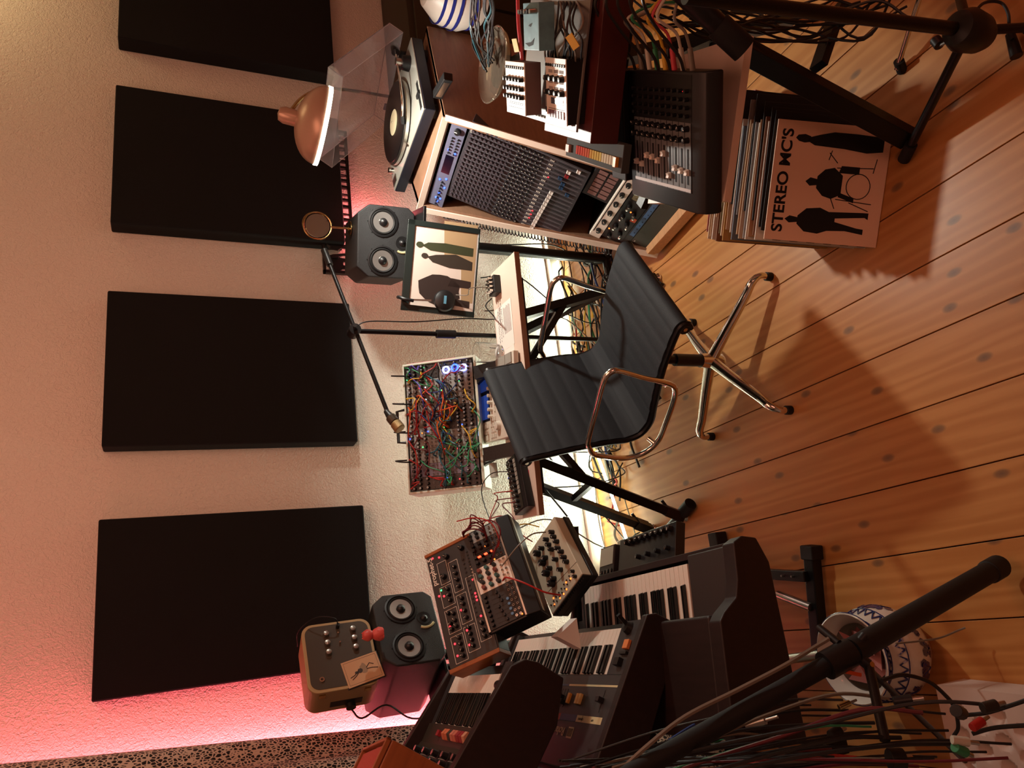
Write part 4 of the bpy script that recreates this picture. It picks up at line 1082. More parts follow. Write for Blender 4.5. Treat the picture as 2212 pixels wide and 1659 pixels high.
# --- small modular rack
M = frame(.014, 1.865, .88, 26.7, 48.5, -.5); w_, h_ = .292, .106
t = thing('modular_skiff', 'small black modular rack with an orange light bar and a white knobbed module', 'synthesizer', M)
mb = MB(); mb.prism([(-.045, -.075), (-.040, -.004), (-.004, .006), (0, -.002), (h_, -.002), (h_ + .006, .004), (h_ + .010, -.075)], -.006, w_ + .006, 'x'); mb.build('case', BLACK, t, bevel=.003)
mb = MB(); mb.box(-.002, -.003, -.001, w_ + .002, .002, .003); mb.box(-.002, h_ - .002, -.001, w_ + .002, h_ + .003, .003); mb.build('rails', STEEL, t)
MB().box(.0, -.042, -.046, w_, -.040, -.02).build('vent_strip', mat('pale_green_white_shell', (200, 206, 190), .45), t)
BRN = mat('brown_black_module', (34, 28, 26), .5)
mods = [(.0, .36, BRN), (.36, .62, WHITE), (.62, .76, BLKP), (.76, .88, BRN), (.88, 1.0, SIL)]
for i, (a, b, m_) in enumerate(mods):
    x0, x1 = w_ * a + .0006, w_ * b - .0006
    o = MB().box(x0, .003, -.002, x1, h_ - .003, .001).build('module', m_, t, bevel=.0004, seg=1)
    n_ = max(2, int((x1 - x0) / .014))
    mb = MB()
    for k in range(n_): mb.lathe([(.0034, 0), (.0034, .003), (.002, .003)], (x0 + (x1 - x0) * (k + .5) / n_, .012, .001), 8)
    for k in range(n_): mb.lathe([(.0034, 0), (.0034, .003), (.002, .003)], (x0 + (x1 - x0) * (k + .5) / n_, .024, .001), 8)
    mb.build('jacks', CHROME, o, kind='stuff' if n_ > 4 else None)
    mb = MB()
    if i == 1:
        for r_ in range(3):
            for k in range(4):
                mm = MB(); mm.lathe([(.0062, 0), (.0056, .012), (0, .012)], (x0 + .012 + k * .017, .042 + r_ * .022, .001), 12)
                mm.build('knob', [BLACK, mat('teal_knob', (44, 92, 90), .4), mat('brick_knob', (120, 56, 48), .4)][(r_ + k) % 3], o)
    elif i == 0:
        for k in range(7):
            mm = MB(); mm.lathe([(.005, 0), (.0045, .009), (0, .009)], (x0 + .010 + k * .0135, h_ - .014, .001), 12); mm.build('knob', BLACK, o)
        for k in range(7):
            mm = MB(); mm.box(x0 + .009 + k * .0135, .040, .001, x0 + .0105 + k * .0135, .078, .0014); mm.box(x0 + .006 + k * .0135, .048 + .004 * (k % 4), .001, x0 + .0135 + k * .0135, .053 + .004 * (k % 4), .007); mm.build('slider', BLACK, o)
    else:
        for r_ in range(3):
            for k in range(2): mb.lathe([(.0055, 0), (.005, .011), (0, .011)], (x0 + (x1 - x0) * (.3 + .4 * k), .044 + r_ * .02, .001), 12)
        mb.build('knobs', BLACK, o)
MB().bar((w_ * .72, .035, .003), (w_ * .72, .09, .003), .0042, .003).build('light_bar', mat('orange_red_light', (255, 62, 34), .5, emit=7), t)
MB().box(w_ * .90, h_ - .020, .001, w_ * .985, h_ - .006, .003).build('cyan_display', mat('cyan_display', (60, 170, 255), .5, emit=4), t)
leds(t, [(w_ * .63, .036), (w_ * .80, .05), (w_ * .02, .01), (w_ * .64, .09)], .0028, ORL)
for k in range(4): MB().cyl((w_ * (.06 + .05 * k), .034, .001), (w_ * (.06 + .05 * k), .034, .004), .004, n=12).build('blue_cap', mat('soft_blue_cap', (84, 130, 168), .4), t)
cable([M @ Vector(p) for p in ((.11, .03, .01), (.10, .01, .035), (.06, -.03, .05), (.02, -.07, .03), (.01, -.10, -.01))], 'red', 'thick salmon patch lead hanging over the front of the small modular rack', .0024, 'patch_cable')
cable([M @ Vector(p) for p in ((.15, .02, .01), (.14, 0, .04), (.16, -.05, .05), (.19, -.09, .02), (.20, -.12, -.02))], 'grey', 'grey lead looping out below the small modular rack', .0020, 'patch_cable')
cable([M @ Vector(p) for p in ((.20, .03, .01), (.21, .0, .03), (.26, .0, .05), (.30, .04, .05), (.33, .10, .03))], 'red', 'bright red lead from the small rack up toward the desk', .0018, 'patch_cable')
cable([M @ Vector(p) for p in ((.17, .05, .01), (.17, .02, .05), (.22, -.02, .06), (.27, .0, .05), (.30, .06, .03))], 'maroon', 'dark red lead arching over the small modular rack', .0020, 'patch_cable')
for k in range(5): cable([M @ Vector(p) for p in ((.245 + k * .008, .04, .005), (.25 + k * .01, .03, .03), (.27 + k * .012, .05, .045), (.29, .09 - .006 * k, .03), (.285 + .004 * k, .1, .01))], 'maroon', 'dark red patch lead bunched at the right end of the small modular rack', .0020, 'patch_cable', 'dark red leads bunched on the small modular rack')
t = KBST
MB().bar((-.43, 2.46, .86), (.10, 2.06, .855), .026).build('support_arm', BLACKM, t)
MB().cyl((-.02, 2.10, .612), (.25, 2.04, .612), .016, n=14).build('support_arm', BLACKM, t)

# --- beige desktop synth
M = frame(.101, 1.903, .68, 34.9, 13.4, .7); w_, h_ = .222, .174
t = thing('beige_synth', 'beige desktop synth with black knobs and red lamps standing tilted left of the desk', 'synthesizer', M)
MB().box(0, 0, -.034, w_, h_, 0).build('body', BEIGE, t, bevel=.003)
MB().box(-.003, -.004, -.056, w_ + .003, h_, -.034).build('base', BLACK, t, bevel=.003)
MB().box(-.0030, 0, -.034, 0, h_, -.002).build('end_plate', BLACK, t)
pk = [(1188, 1149), (1192, 1159), (1176, 1165), (1198, 1169), (1181, 1176), (1166, 1184), (1187, 1186), (1201, 1184), (1208, 1191), (1214, 1203), (1174, 1204), (1196, 1208), (1219, 1213), (1183, 1227), (1206, 1230), (1192, 1249)]
big_ = [(1156, 1195), (1167, 1215), (1175, 1238), (1187, 1260)]
kp = [onp(M, x, y, .012) for x, y in pk]; kb_ = [onp(M, x, y, .014) for x, y in big_]
knobs(t, [(p.x, p.y) for p in kp], .0068, .015, BLACK, each=True)
knobs(t, [(p.x, p.y) for p in kb_], .0100, .017, BLACK, each=True)
for x, y in ((1236, 1234), (1241, 1245)):
    p = onp(M, x, y, .005); knobs(t, [(p.x, p.y)], .005, .010, BLACK, each=True)
leds(t, [(p.x, p.y) for p in [onp(M, x, y) for x, y in ((1233, 1250), (1223, 1258), (1224, 1273), (1218, 1283), (1210, 1292), (1198, 1306), (1196, 1292))]], .0028, ORL)
mb = MB()
for k in range(8):
    for j in range(2):
        p = onp(M, 1234 - k * 5.6, 1245 + k * 9 + (0)); mb.lathe([(.0024, 0), (.0024, .0025), (.001, .0025)], (p.x + j * .010 - .004, p.y + (j - .5) * .012, 0), 8)
mb.build('patch_points', BLACK, t, kind='stuff')
for a, b in (((1180, 1283), (1246, 1213)),):
    pa, pb = onp(M, *a), onp(M, *b); MB().bar((pa.x, pa.y, .0002), (pb.x, pb.y, .0002), .0008, .0006).build('printed_line', INK, t)
mb = MB()
for k in range(18): mb.cyl((-.003 - .006, .01 + k * .009, -.008), (-.003, .01 + k * .009, -.008), .0026, n=8)
mb.build('rear_sockets', BLACK, t, kind='stuff')
# --- black gear with knobs between piano and floor
M = frame(.205, 1.72, .47, 92, 16, 0)
t = thing('drum_synth', 'black desktop box with rows of tall knobs beside the piano keys', 'synthesizer', M)
MB().box(0, 0, -.03, .30, .10, 0).build('body', mat('satin_black_metal', (30, 30, 31), .28), t, bevel=.002)
knobs(t, [(.02 + .028 * k, .018) for k in range(9)], .0085, .016, BLACK, each=True)
knobs(t, [(.03 + .05 * k, .07) for k in range(4)], .007, .014, BLACK, each=True, top=CHROME)
M = frame(.185, 2.035, .47, 92, 16, 0)
t = thing('pedal_box', 'grey-topped black effects box with round knobs behind the black drum box', 'pedal', M)
MB().box(0, 0, -.03, .09, .10, .01).build('body', DGREY, t, bevel=.002); MB().box(.005, .005, .01, .085, .06, .012).build('top_plate', STEEL, t)
knobs(t, [(.015 + .02 * k, .08) for k in range(4)], .008, .012, BLACK, each=True)
pb = P(1365, 1200, Z=.03)
t = thing('power_box', 'tan and olive power box on the floor by the glowing strip', 'box', frame(pb.x, pb.y, 0, 5))
MB().box(-.07, -.03, .002, .07, .05, .055).build('body', mat('tan_box', (120, 106, 84), .5), t, bevel=.002); MB().box(-.01, -.0312, .01, .05, -.03, .048).build('front_label', mat('olive_label', (90, 92, 66), .5), t)

# --- tape echo case, card, figurine on the left monitor
M = frame(-.131, 2.511, 1.112, 29.8, 88, 0); w_, h_ = .235, .222
t = thing('tape_echo_case', 'beige rounded tape echo case with six silver knobs on the left studio monitor', 'audio device', M)
def rrect(x0, y0, x1, y1, r, n=6):
    out = []
    for cx_, cy_, a0 in ((x1 - r, y1 - r, 0), (x0 + r, y1 - r, 90), (x0 + r, y0 + r, 180), (x1 - r, y0 + r, 270)):
        for k in range(n + 1): a = math.radians(a0 + 90 * k / n); out.append((cx_ + r * math.cos(a), cy_ + r * math.sin(a)))
    return out
TAN = mat('tan_leatherette', (150, 124, 88), .6, bump=.2, bscale=500)
MB().prism(rrect(0, 0, w_, h_, .035), -.13, -.004, 'z').build('case', TAN, t, bevel=.005)
MB().prism(rrect(0, 0, w_, h_, .035), -.004, 0, 'z').build('rim', mat('cream_rim', (176, 160, 118), .5), t, bevel=.002)
MB().prism(rrect(.010, .010, w_ - .010, h_ - .010, .028), 0, .002, 'z').build('front_panel', mat('dark_olive_grey_panel', (66, 60, 48), .5), t)
for yy in (.105 / .222, .165 / .222):
    pass
knobs(t, [(w_ * (.53 + .14 * k), h_ * .66) for k in range(3)], .0095, .014, STEEL, each=True, z=.002)
knobs(t, [(w_ * (.55 + .14 * k), h_ * .27) for k in range(3)], .0095, .014, STEEL, each=True, z=.002)
for p in ((.66, .48), (.80, .49)):
    MB().cyl((w_ * p[0], h_ * p[1], .002), (w_ * p[0], h_ * p[1], .012), .003, n=8).build('toggle_switch', CHROME, t)
g = MB().lathe([(.008, .002), (.008, .007), (.004, .007), (.004, .003)], (w_ * .17, h_ * .80, 0), 16); g.build('jack_socket', CHROME, t)
MB().cyl((w_ * .90, h_ * .48, .002), (w_ * .90, h_ * .48, .022), .006, n=12).build('jack_plug', BLACK, t)
mb = MB(); mb.box(-.002, .05, -.10, 0, .15, -.07); mb.build('side_plate', BLACK, t)
MB().cyl((-.016, .085, -.10), (0, .085, -.10), .016, n=16).build('mains_plug', BLACK, t)
for yy in (.04, .18): MB().box(-.004, yy - .01, -.03, 0, yy + .01, -.012).build('latch', BRASS, t)
c1 = M @ Vector((-.02, .085, -.10))
cable([c1, c1 + Vector((-.03, -.01, -.03)), c1 + Vector((0, -.05, -.10)), P(890, 1552, Y=2.5), P(960, 1540, Y=2.55)], 'black', 'black mains lead dropping from the side of the tape echo case', .0030)
cable([M @ Vector(p) for p in ((w_ * .90, h_ * .48, .022), (w_ * .93, h_ * .55, .05), (w_ * 1.0, h_ * .8, .04), (w_ * .98, h_ * 1.02, -.02), (w_ * .9, h_ * 1.02, -.08))], 'black', 'thin black lead plugged into the tape echo case and going over its top', .0018)
# card
Mc = M @ frame(.015, -.012, .012, 9, -6, 0)
o = MB().box(0, 0, 0, .088, .115, .003).build('greeting_card', mat('card_cream', (196, 164, 128), .7)); o.matrix_world = Mc
tag(o, 'cream picture card of a small leaping dancer leaning on the tape echo case', 'card')
mb = MB(); mb.box(-.003, -.003, -.002, .091, .118, -.0002); mb.build('black_mount', BLACK, o)
CI = mat('card_blue_grey_ink', (62, 60, 58), .7)
pl = [blob(.048, .060, .016, .013, 12, .1, 2)]
mb = MB(); mb.prism(blob(.047, .053, .017, .012, 12, .15, 2), .003, .0034, 'z'); mb.build('printed_skirt', mat('card_pale_ink', (150, 132, 108), .7), o)
mb = MB(); mb.prism(blob(.043, .066, .008, .008, 10, .1), .0034, .0038, 'z'); mb.prism(blob(.041, .078, .0045, .0055, 10, .1), .003, .0034, 'z')
for q in ([(.040, .07, .0036), (.030, .082, .0036), (.022, .096, .0036)], [(.045, .07, .0036), (.034, .086, .0036), (.030, .100, .0036)], [(.046, .045, .0036), (.058, .032, .0036), (.050, .020, .0036)], [(.042, .045, .0036), (.040, .028, .0036), (.034, .010, .0036)]): mb.tube(q, .0013, 5)
mb.build('printed_dancer', CI, o)
mb = MB()
for a, b in (((.006, .006), (.082, .006)), ((.082, .006), (.082, .109)), ((.082, .109), (.006, .109)), ((.006, .109), (.006, .006))): mb.bar((a[0], a[1], .0032), (b[0], b[1], .0032), .0006, .0004)
mb.build('printed_border', CI, o)
# figurine
p = P(793, 1341, Y=2.46)
t = thing('cat_figurine', 'small salmon-pink seated animal figurine on the edge of the left studio monitor', 'figurine', Matrix.Translation((.015, 2.475, 1.106)))
PK = mat('salmon_pink_ceramic', (206, 84, 78), .4)
mb = MB(); mb.lathe([(0, 0), (.019, 0), (.022, .012), (.017, .026), (.012, .033), (.017, .040), (.0185, .050), (.013, .061), (0, .066)], (0, 0, 0), 20); mb.build('body', PK, t)
for s in (-1, 1): MB().lathe([(.005, 0), (.003, .006), (0, .011)], (s * .008, 0, .057), 8).build('ear', PK, t)
MB().lathe([(.007, 0), (.006, .02), (0, .022)], (-.008, -.012, 0), 10).build('paw', PK, t); MB().lathe([(.007, 0), (.006, .02), (0, .022)], (.008, -.012, 0), 10).build('paw', PK, t)
for s in (-1, 1): MB().lathe([(.0016, -.0), (0, .001)], (s * .005, -.0135, .05), 8, ((1, 0, 0), (0, 0, 1), (0, -1, 0))).build('eye', INK, t)

# cased ribbed box at the picture's lower left corner
M = frame(*tuple(P(790, 1618, Y=1.58)), 100, 35, 0)
t = thing('ribbed_box', 'wooden box with a pink ribbed front beyond the keyboards, cut by the picture edge', 'box', M)
MB().box(-.20, .0, -.12, .0, .16, -.004).build('case', OAK, t, bevel=.004)
MB().box(-.19, .01, -.004, -.012, .15, .0).build('front_cloth', mat('pink_cloth', (212, 120, 110), .8), t)
for k in range(22): MB().box(-.188 + k * .008, .012, 0, -.184 + k * .008, .148, .002).build('rib', mat('pink_rib', (190, 96, 90), .7), t)
mb = MB()
for b_ in ((-.20, 0, 0, .006), (-.20, .154, 0, .16), (-.20, 0, -.194, .16), (-.006, 0, 0, .16)): mb.box(b_[0], b_[1], -.004, b_[2], b_[3], .006)
mb.build('frame', OAK, t, bevel=.002)

# folded paper card
t = thing('folded_card', 'small folded white paper standing behind the middle synth', 'paper', Matrix.Translation(P(1222, 1372, Y=1.93)))
MB().add([(-.04, .02, -.03), (.04, .02, -.03), (0, .02, .035), (-.04, -.02, -.03), (.04, -.02, -.03), (0, -.02, .035)], [(0, 1, 2), (3, 5, 4), (0, 2, 5, 3), (1, 4, 5, 2)]).build('sheet', PAPER, t)

# ================================================================ RIGHT SIDE: TIERED STAND
YR = -130
# lower board with the fader mixer
M = frame(1.026, 1.490, .62, -120)
t = thing('shelf_board', 'pink-lit pale plywood board carrying the black fader mixer', 'shelf', M)
MB().box(.12, 0, -.020, .42, .345, 0).build('board', WOODP, t, bevel=.001)
MIXM = frame(1.002, 1.354, .665, -130.2, 16.4, 0)
t = thing('fader_mixer', 'black small mixer with ten white faders on the plywood board at the right', 'mixer', MIXM)
MB().prism([(-.045, -.045), (-.045, -.012), (0, .0), (.285, .0), (.33, -.02), (.33, -.045)], -.035, .27, 'y').build('body', BLACK, t, bevel=.008, seg=3) if False else None
mb = MB(); mb.prism([(-.03, -.045), (-.03, -.004), (-.022, .001), (.258, .001), (.278, -.010), (.288, -.030), (.288, -.045)], -.035, .262, 'y'); mb.build('body', mat('satin_black_mixer', (24, 24, 26), .38), t, bevel=.005, seg=3)
MB().box(0, .008, .001, .238, .158, .002).build('channel_panel', mat('mixer_channel_grey', (112, 114, 116), .4, .3), t)
MB().box(-.002, .160, .001, .240, .255, .0018).build('knob_panel', BLACK, t)
mb = MB()
for i in range(11): mb.box(.238 * i / 10 - .0006, .008, .002, .238 * i / 10 + .0006, .158, .0026)
mb.build('panel_lines', BLACK, t, kind='stuff')
MB().box(0, .010, .002, .238, .017, .0035).build('bright_strip', mat('white_label_strip', (205, 205, 205), .5), t)
rr = random.Random(9)
fy = [.35, .30, .62, .60, .52, .78, .12, .40, .35, .33]
for i in range(10):
    x = .238 * (i + .5) / 10
    MB().box(x - .003, .026, .002, x + .003, .103, .0026).build('fader_slot', INK, t)
    MB().prism([(-.007, 0), (-.005, .009), (0, .007), (.005, .009), (.007, 0)], -.005, .005, 'x').build('fader_cap', WHITE, t, loc=(x, .030 + .07 * fy[i], .0026))
knobs(t, [(.238 * (i + .5) / 10, y) for i in range(10) for y in (.122, .146)], .0062, .014, BLACK, each=True, z=.002)
knobs(t, [(.238 * (i + .5) / 10, .172 + .017 * j) for i in range(10) for j in range(4)], .0045, .010, BLACK, z=.002, top=mat('dim_mark', (70, 70, 72), .5))
leds(t, [(.205, .222)], .0028, REDL)
jk = [('grey', 'grey'), ('white', 'white'), ('green', 'green'), ('yellow', 'yellow'), ('pink', 'pink'), ('white', 'second white'), ('grey', 'second grey')]
for i, (c_, nm) in enumerate(jk):
    x = .02 + i * .034
    p0 = MIXM @ Vector((x, .262, -.012)); yd = (MIXM.to_3x3() @ Vector((0, 1, .15))).normalized(); zd = Vector((0, 0, 1))
    o = MB().cyl(p0, p0 + yd * .045, .0065, .0055, 10).build('jack_plug', CAB[c_]); tag(o, nm + ' jack plug in the back of the fader mixer', 'plug')
    cable([p0 + yd * .045, p0 + yd * .075 + zd * .008, p0 + yd * .10 + zd * (.03 + .01 * (i % 3)), p0 + yd * (.12 + .01 * i) - zd * .02, p0 + yd * .16 - zd * .10, p0 + yd * .20 - zd * .30], c_, nm + ' lead curving up from the back of the fader mixer', .0032)
for i in range(5):
    x = .0 + i * .05; p0 = MIXM @ Vector((x, .262, -.006)); 
    cable([p0, p0 + yd * .03 + zd * .01, p0 + yd * .08 + zd * .06, p0 + yd * .13 + zd * .08, p0 + yd * .20 + zd * (.01 * i), p0 + yd * .26 - zd * .2], 'black', 'black lead arching behind the fader mixer', .0034, group='black leads behind the fader mixer')

# drum machine with coloured step keys + its dark red body
DM = frame(1.188, 1.524, .74, -132, 6.9, -.3)
MB().box(-.105, .0, -.045, -.034, .26, .012).build('side_module', BLACK, D.objects['fader_mixer'], bevel=.003)
t = thing('rhythm_machine', 'grey drum machine with red to yellow step keys and a dark red body', 'drum machine', DM)
MB().box(-.02, -.006, -.022, .293, .062, 0).build('front_panel', mat('grey_drum_panel', (60, 60, 58), .9), t, bevel=.002)
MB().box(-.01, .058, .0, .262, .37, .074).build('body', MAHOG, t, bevel=.002)
sc_ = [(196, 50, 30), (200, 60, 32), (204, 72, 36), (206, 84, 40), (210, 150, 60), (214, 168, 70), (218, 180, 84), (222, 190, 100), (226, 208, 170), (226, 212, 180), (228, 214, 186), (228, 216, 190)]
nst = 16
for k in range(nst):
    c_ = sc_[min(len(sc_) - 1, int(k * len(sc_) / nst))]
    MB().box(.052 + k * .0132, .008, 0, .0632 + k * .0132, .030, .006).build('step_key', mat('step_%d_%d' % (c_[0], c_[1]), tuple(int(v * .80) for v in c_), .95), t, bevel=.001)
MB().box(.262, .006, 0, .276, .030, .009).build('start_key', mat('amber_step', (206, 140, 50), .4), t, bevel=.001)
MB().box(-.006, .006, 0, .014, .026, .009).build('tap_key', mat('pale_rose_key', (196, 160, 146), .5), t, bevel=.001)
mb = MB()
for k in range(3): mb.cyl((.06 + .09 * k, -.006, -.011), (.06 + .09 * k, -.008, -.011), .003, n=8)
mb.build('screw', STEEL, t)

# bright shelf plate and the white units
SP = frame(1.31, 1.550, .846, YR - 3, 6, 0)
t = thing('shelf_plate', 'thin steel shelf plate under the white desktop units, bright along its front edge', 'shelf', SP)
MB().box(-.02, 0, -.006, .325, .30, 0).build('plate', mat('pale_steel_plate', (120, 114, 108), .45, .2), t, bevel=.001)
mb = MB()
for k in range(17): mb.cyl((.0 + .018 * k, .014, 0), (.02 + .018 * k, .014, .003), .003, n=8)
mb.build('rivets', STEEL, t, kind='stuff')


def white_unit(label, M, w_, d_, th, body, rows, seed, pads):
    t = thing('desktop_unit', label, 'synthesizer', M)
    MB().box(0, 0, -th, w_, d_, -.003).build('body', body, t, bevel=.001)
    MB().box(-.001, -.001, -.003, w_ + .001, d_ + .001, 0).build('panel', WHITE, t, bevel=.0005, seg=1)
    r = random.Random(seed)
    for y, n_, rr_ in rows: knobs(t, [(w_ * (i + .5) / n_, d_ * y) for i in range(n_)], rr_, .012, BLACK, each=True)
    mb = MB()
    for y in (.22, .19, .12): mb.box(w_ * .1, d_ * y, 0, w_ * .92, d_ * y + .0012, .0004)
    mb.build('printed_lines', INK, t)
    mb = MB()
    for i in range(9): mb.cyl((w_ * (i + .5) / 9, d_ * .9, 0), (w_ * (i + .5) / 9, d_ * .9, .003), .0036, n=8)
    mb.build('sockets', BLACK, t)
    if pads:
        for i in range(6): MB().box(w_ * (.1 + .14 * i), d_ * .08, 0, w_ * (.2 + .14 * i), d_ * .2, .002).build('pad', mat('mauve_pad', (120, 92, 104), .5), t)
        MB().box(w_ * .25, d_ * .30, 0, w_ * .85, d_ * .40, .001).build('display', mat('grey_display', (70, 78, 92), .2), t)
        mb = MB()
        for i in range(3):
            for j in (.52, .62, .78): mb.box(w_ * (.15 + .27 * i), d_ * j, 0, w_ * (.35 + .27 * i), d_ * (j + .05), .0006)
        mb.build('printed_boxes', mat('grey_print', (150, 146, 142), .8), t)
    return t


white_unit('smaller white desktop unit with three rows of black knobs, nearer the turntable', frame(1.278, 1.504, .92, -132, 12.9, 0), .124, .122, .045, mat('mauve_grey_side', (110, 88, 84), .6), ((.34, 6, .0052), (.50, 6, .0052), (.68, 6, .0052)), 1, False)
white_unit('larger white desktop unit on a thick black body with lit panel beside the drum machine', frame(1.174, 1.39, .872, -132.5, 14.1, 0), .112, .145, .050, BLACK, ((.48, 4, .0066), (.70, 4, .0066)), 2, True)
MU = frame(1.174, 1.39, .872, -132.5, 14.1, 0)
M = MU @ Matrix.Translation((-.050, -.002, -.018))
t = thing('pocket_unit', 'small white pocket unit with a blue side between the two white desktop units', 'audio device', M)
MB().box(0, 0, -.02, .022, .072, .0).build('body', WHITE, t, bevel=.001); MB().box(.022, 0, -.03, .034, .078, -.001).build('blue_side', mat('blue_violet_metal', (72, 76, 150), .25, .6), t, bevel=.002)
MB().box(.003, .012, 0, .019, .030, .0006).build('display', mat('grey_display', (70, 78, 92), .2), t)
U1 = frame(1.278, 1.504, .92, -132, 12.9, 0)
a = onp(U1, 1132, 108); b = onp(U1, 1168, 4)
t = thing('teal_pedal', 'teal effects pedal box with a dark bird drawing and plugs along its end', 'pedal', U1 @ Matrix.Translation((a.x, a.y, 0)))
tw = abs(onp(U1, 1165, 112).x - a.x); tl = abs(b.y - a.y)
MB().box(0, 0, -.04, tw, tl, 0).build('body', mat('weathered_teal_paint', (98, 140, 150), .5, var=.25, vscale=30), t, bevel=.002)
mb = MB(); mb.prism([(tw * .1, tl * .15), (tw * .5, tl * .18), (tw * .72, tl * .27), (tw * .62, tl * .12), (tw * .35, tl * .08)], 0, .0005, 'z'); mb.prism([(tw * .35, tl * .52), (tw * .5, tl * .50), (tw * .6, tl * .58), (tw * .45, tl * .56)], 0, .0005, 'z'); mb.build('printed_bird', INK, t)
for k in range(5): MB().cyl((tw * (.15 + .18 * k), tl * .82, .0), (tw * (.15 + .18 * k), tl * .82, .018), .006, .005, 10).build('plug', BLACK if k % 2 else STEEL, t)

# glass dish on its own little tray
c = P(1070, 142, Z=.865)
t = thing('glass_dish', 'round clear glass dish glinting in front of the wooden rack side', 'dish', Matrix.Translation((c.x, c.y, .85)))
MB().lathe([(0, 0), (.075, 0), (.100, .012), (.108, .026), (.104, .028), (.094, .016), (.072, .008), (0, .007)], n=48).build('bowl', mat('smoked_glass', (206, 190, 170), .04, trans=.9, ior=1.45), t)
t = thing('dish_tray', 'small dark steel tray arm under the glass dish', 'shelf', Matrix.Translation((c.x, c.y, .84)))
MB().lathe([(0, 0), (.06, 0), (.06, .009), (0, .009)], n=32).build('plate', BLACKM, t); MB().bar((0, 0, .003), (-.07, -.13, .0), .03, .006).build('arm', BLACKM, t)

# frame of the tiered stand
t = thing('tiered_stand', 'black steel tiered stand with long sloping legs holding the right-hand boards', 'stand', Matrix.Translation((0, 0, 0)))
f0 = P(1962, 300, Z=.025); f1 = P(1545, 75, Z=.575)
MB().bar(f0, f1, .050, .035).build('leg', BLACKM, t, bevel=.003)
f2 = P(1768, 145, Z=.30); f3 = P(1812, 15, Z=.20); MB().bar(f2, f3, .04, .02).build('brace', BLACKM, t)
f4 = Vector((1.62, 1.30, .02)); MB().bar(f4, Vector((1.28, 1.30, .80)), .04, .03).build('leg', BLACKM, t)
MB().bar(Vector((1.46, 1.72, .02)), Vector((1.30, 1.46, .83)), .04, .03).build('leg', BLACKM, t)
MB().bar((1.00, 1.45, .590), (1.20, 1.10, .590), .03, .02).build('support_arm', BLACKM, t); MB().bar((1.16, 1.42, .675), (1.42, 1.24, .675), .03, .02).build('support_arm', BLACKM, t)
MB().bar(f1, (1.28, 1.20, .60), .035).build('cross_tube', BLACKM, t)
e0 = P(1608, 108, Z=.66); e1 = P(1470, -20, Z=.80)
MB().cyl(e0, e1, .022, n=18).build('arm_tube', BLACKM, t); MB().cyl(e0, e0.lerp(e1, .42), .027, n=18).build('foam_sleeve', RUBBER, t)

# tripod stand in the top right corner
hb = P(2085, 65, Z=.20)
t = thing('tripod_stand', 'black tripod stand with a domed hub, cut by the top right of the picture', 'stand', Matrix.Translation((hb.x, hb.y, 0)))
o_ = Vector((hb.x, hb.y, 0))
MB().lathe([(0, .14), (.03, .14), (.040, .16), (.045, .20), (.035, .225), (.016, .235), (0, .235)], (0, 0, 0), 28).build('hub', BLACK, t)
for q in ((1952, 345), (2240, 58)):
    f = P(*q, Z=.012) - o_; lg = MB().cyl((0, 0, .19), f, .0105, n=14).build('leg', BLACKM, t)
    a = f.lerp(Vector((0, 0, .19)), .14); MB().cyl(a, f, .015, n=14).build('rubber_foot', RUBBER, lg)
MB().cyl((0, 0, .19), P(2060, -60, Z=.012) - o_, .0105, n=14).build('leg', BLACKM, t)
MB().cyl((0, 0, .20), P(1480, -8, Y=hb.y + .05) - o_, .014, n=16).build('pole', BLACKM, t)
kb = P(2030, 98, Z=.16) - o_; MB().cyl(kb, kb + Vector((.02, .005, .0)), .012, n=14).build('wing_knob', BLACK, t); MB().cyl(kb, (0, 0, .19), .004, n=8).build('bolt', STEEL, t)
a = P(1937, 150, Z=.02); b = P(1998, -40, Z=.10)
t = thing('chrome_leg', 'chrome stand leg with a black rubber foot near the top right corner', 'stand', Matrix.Translation((a.x, a.y, 0)))
MB().cyl((0, 0, .02), b - Vector((a.x, a.y, 0)), .0065, n=14).build('tube', CHROME, t); MB().cyl((0, 0, .0), ((b - a) * .10) + Vector((0, 0, .022)), .013, n=16).build('rubber_foot', RUBBER, t)
hs = [P(2090, 60, Z=.20), P(2120, 10, Z=.10), P(2160, 5, Z=.05), P(2178, 30, Z=.04), P(2180, 70, Z=.03), P(2187, 85, Z=.03)]
cable(hs, 'black', 'black lead curling over the floor by the tripod stand with a plug at its end', .0035)
o = MB().cyl(P(2182, 74, Z=.02), P(2196, 122, Z=.02), .010, .013, 14).build('cable_plug', BLACK); tag(o, 'fat black cable connector lying on the floor at the top right', 'plug')

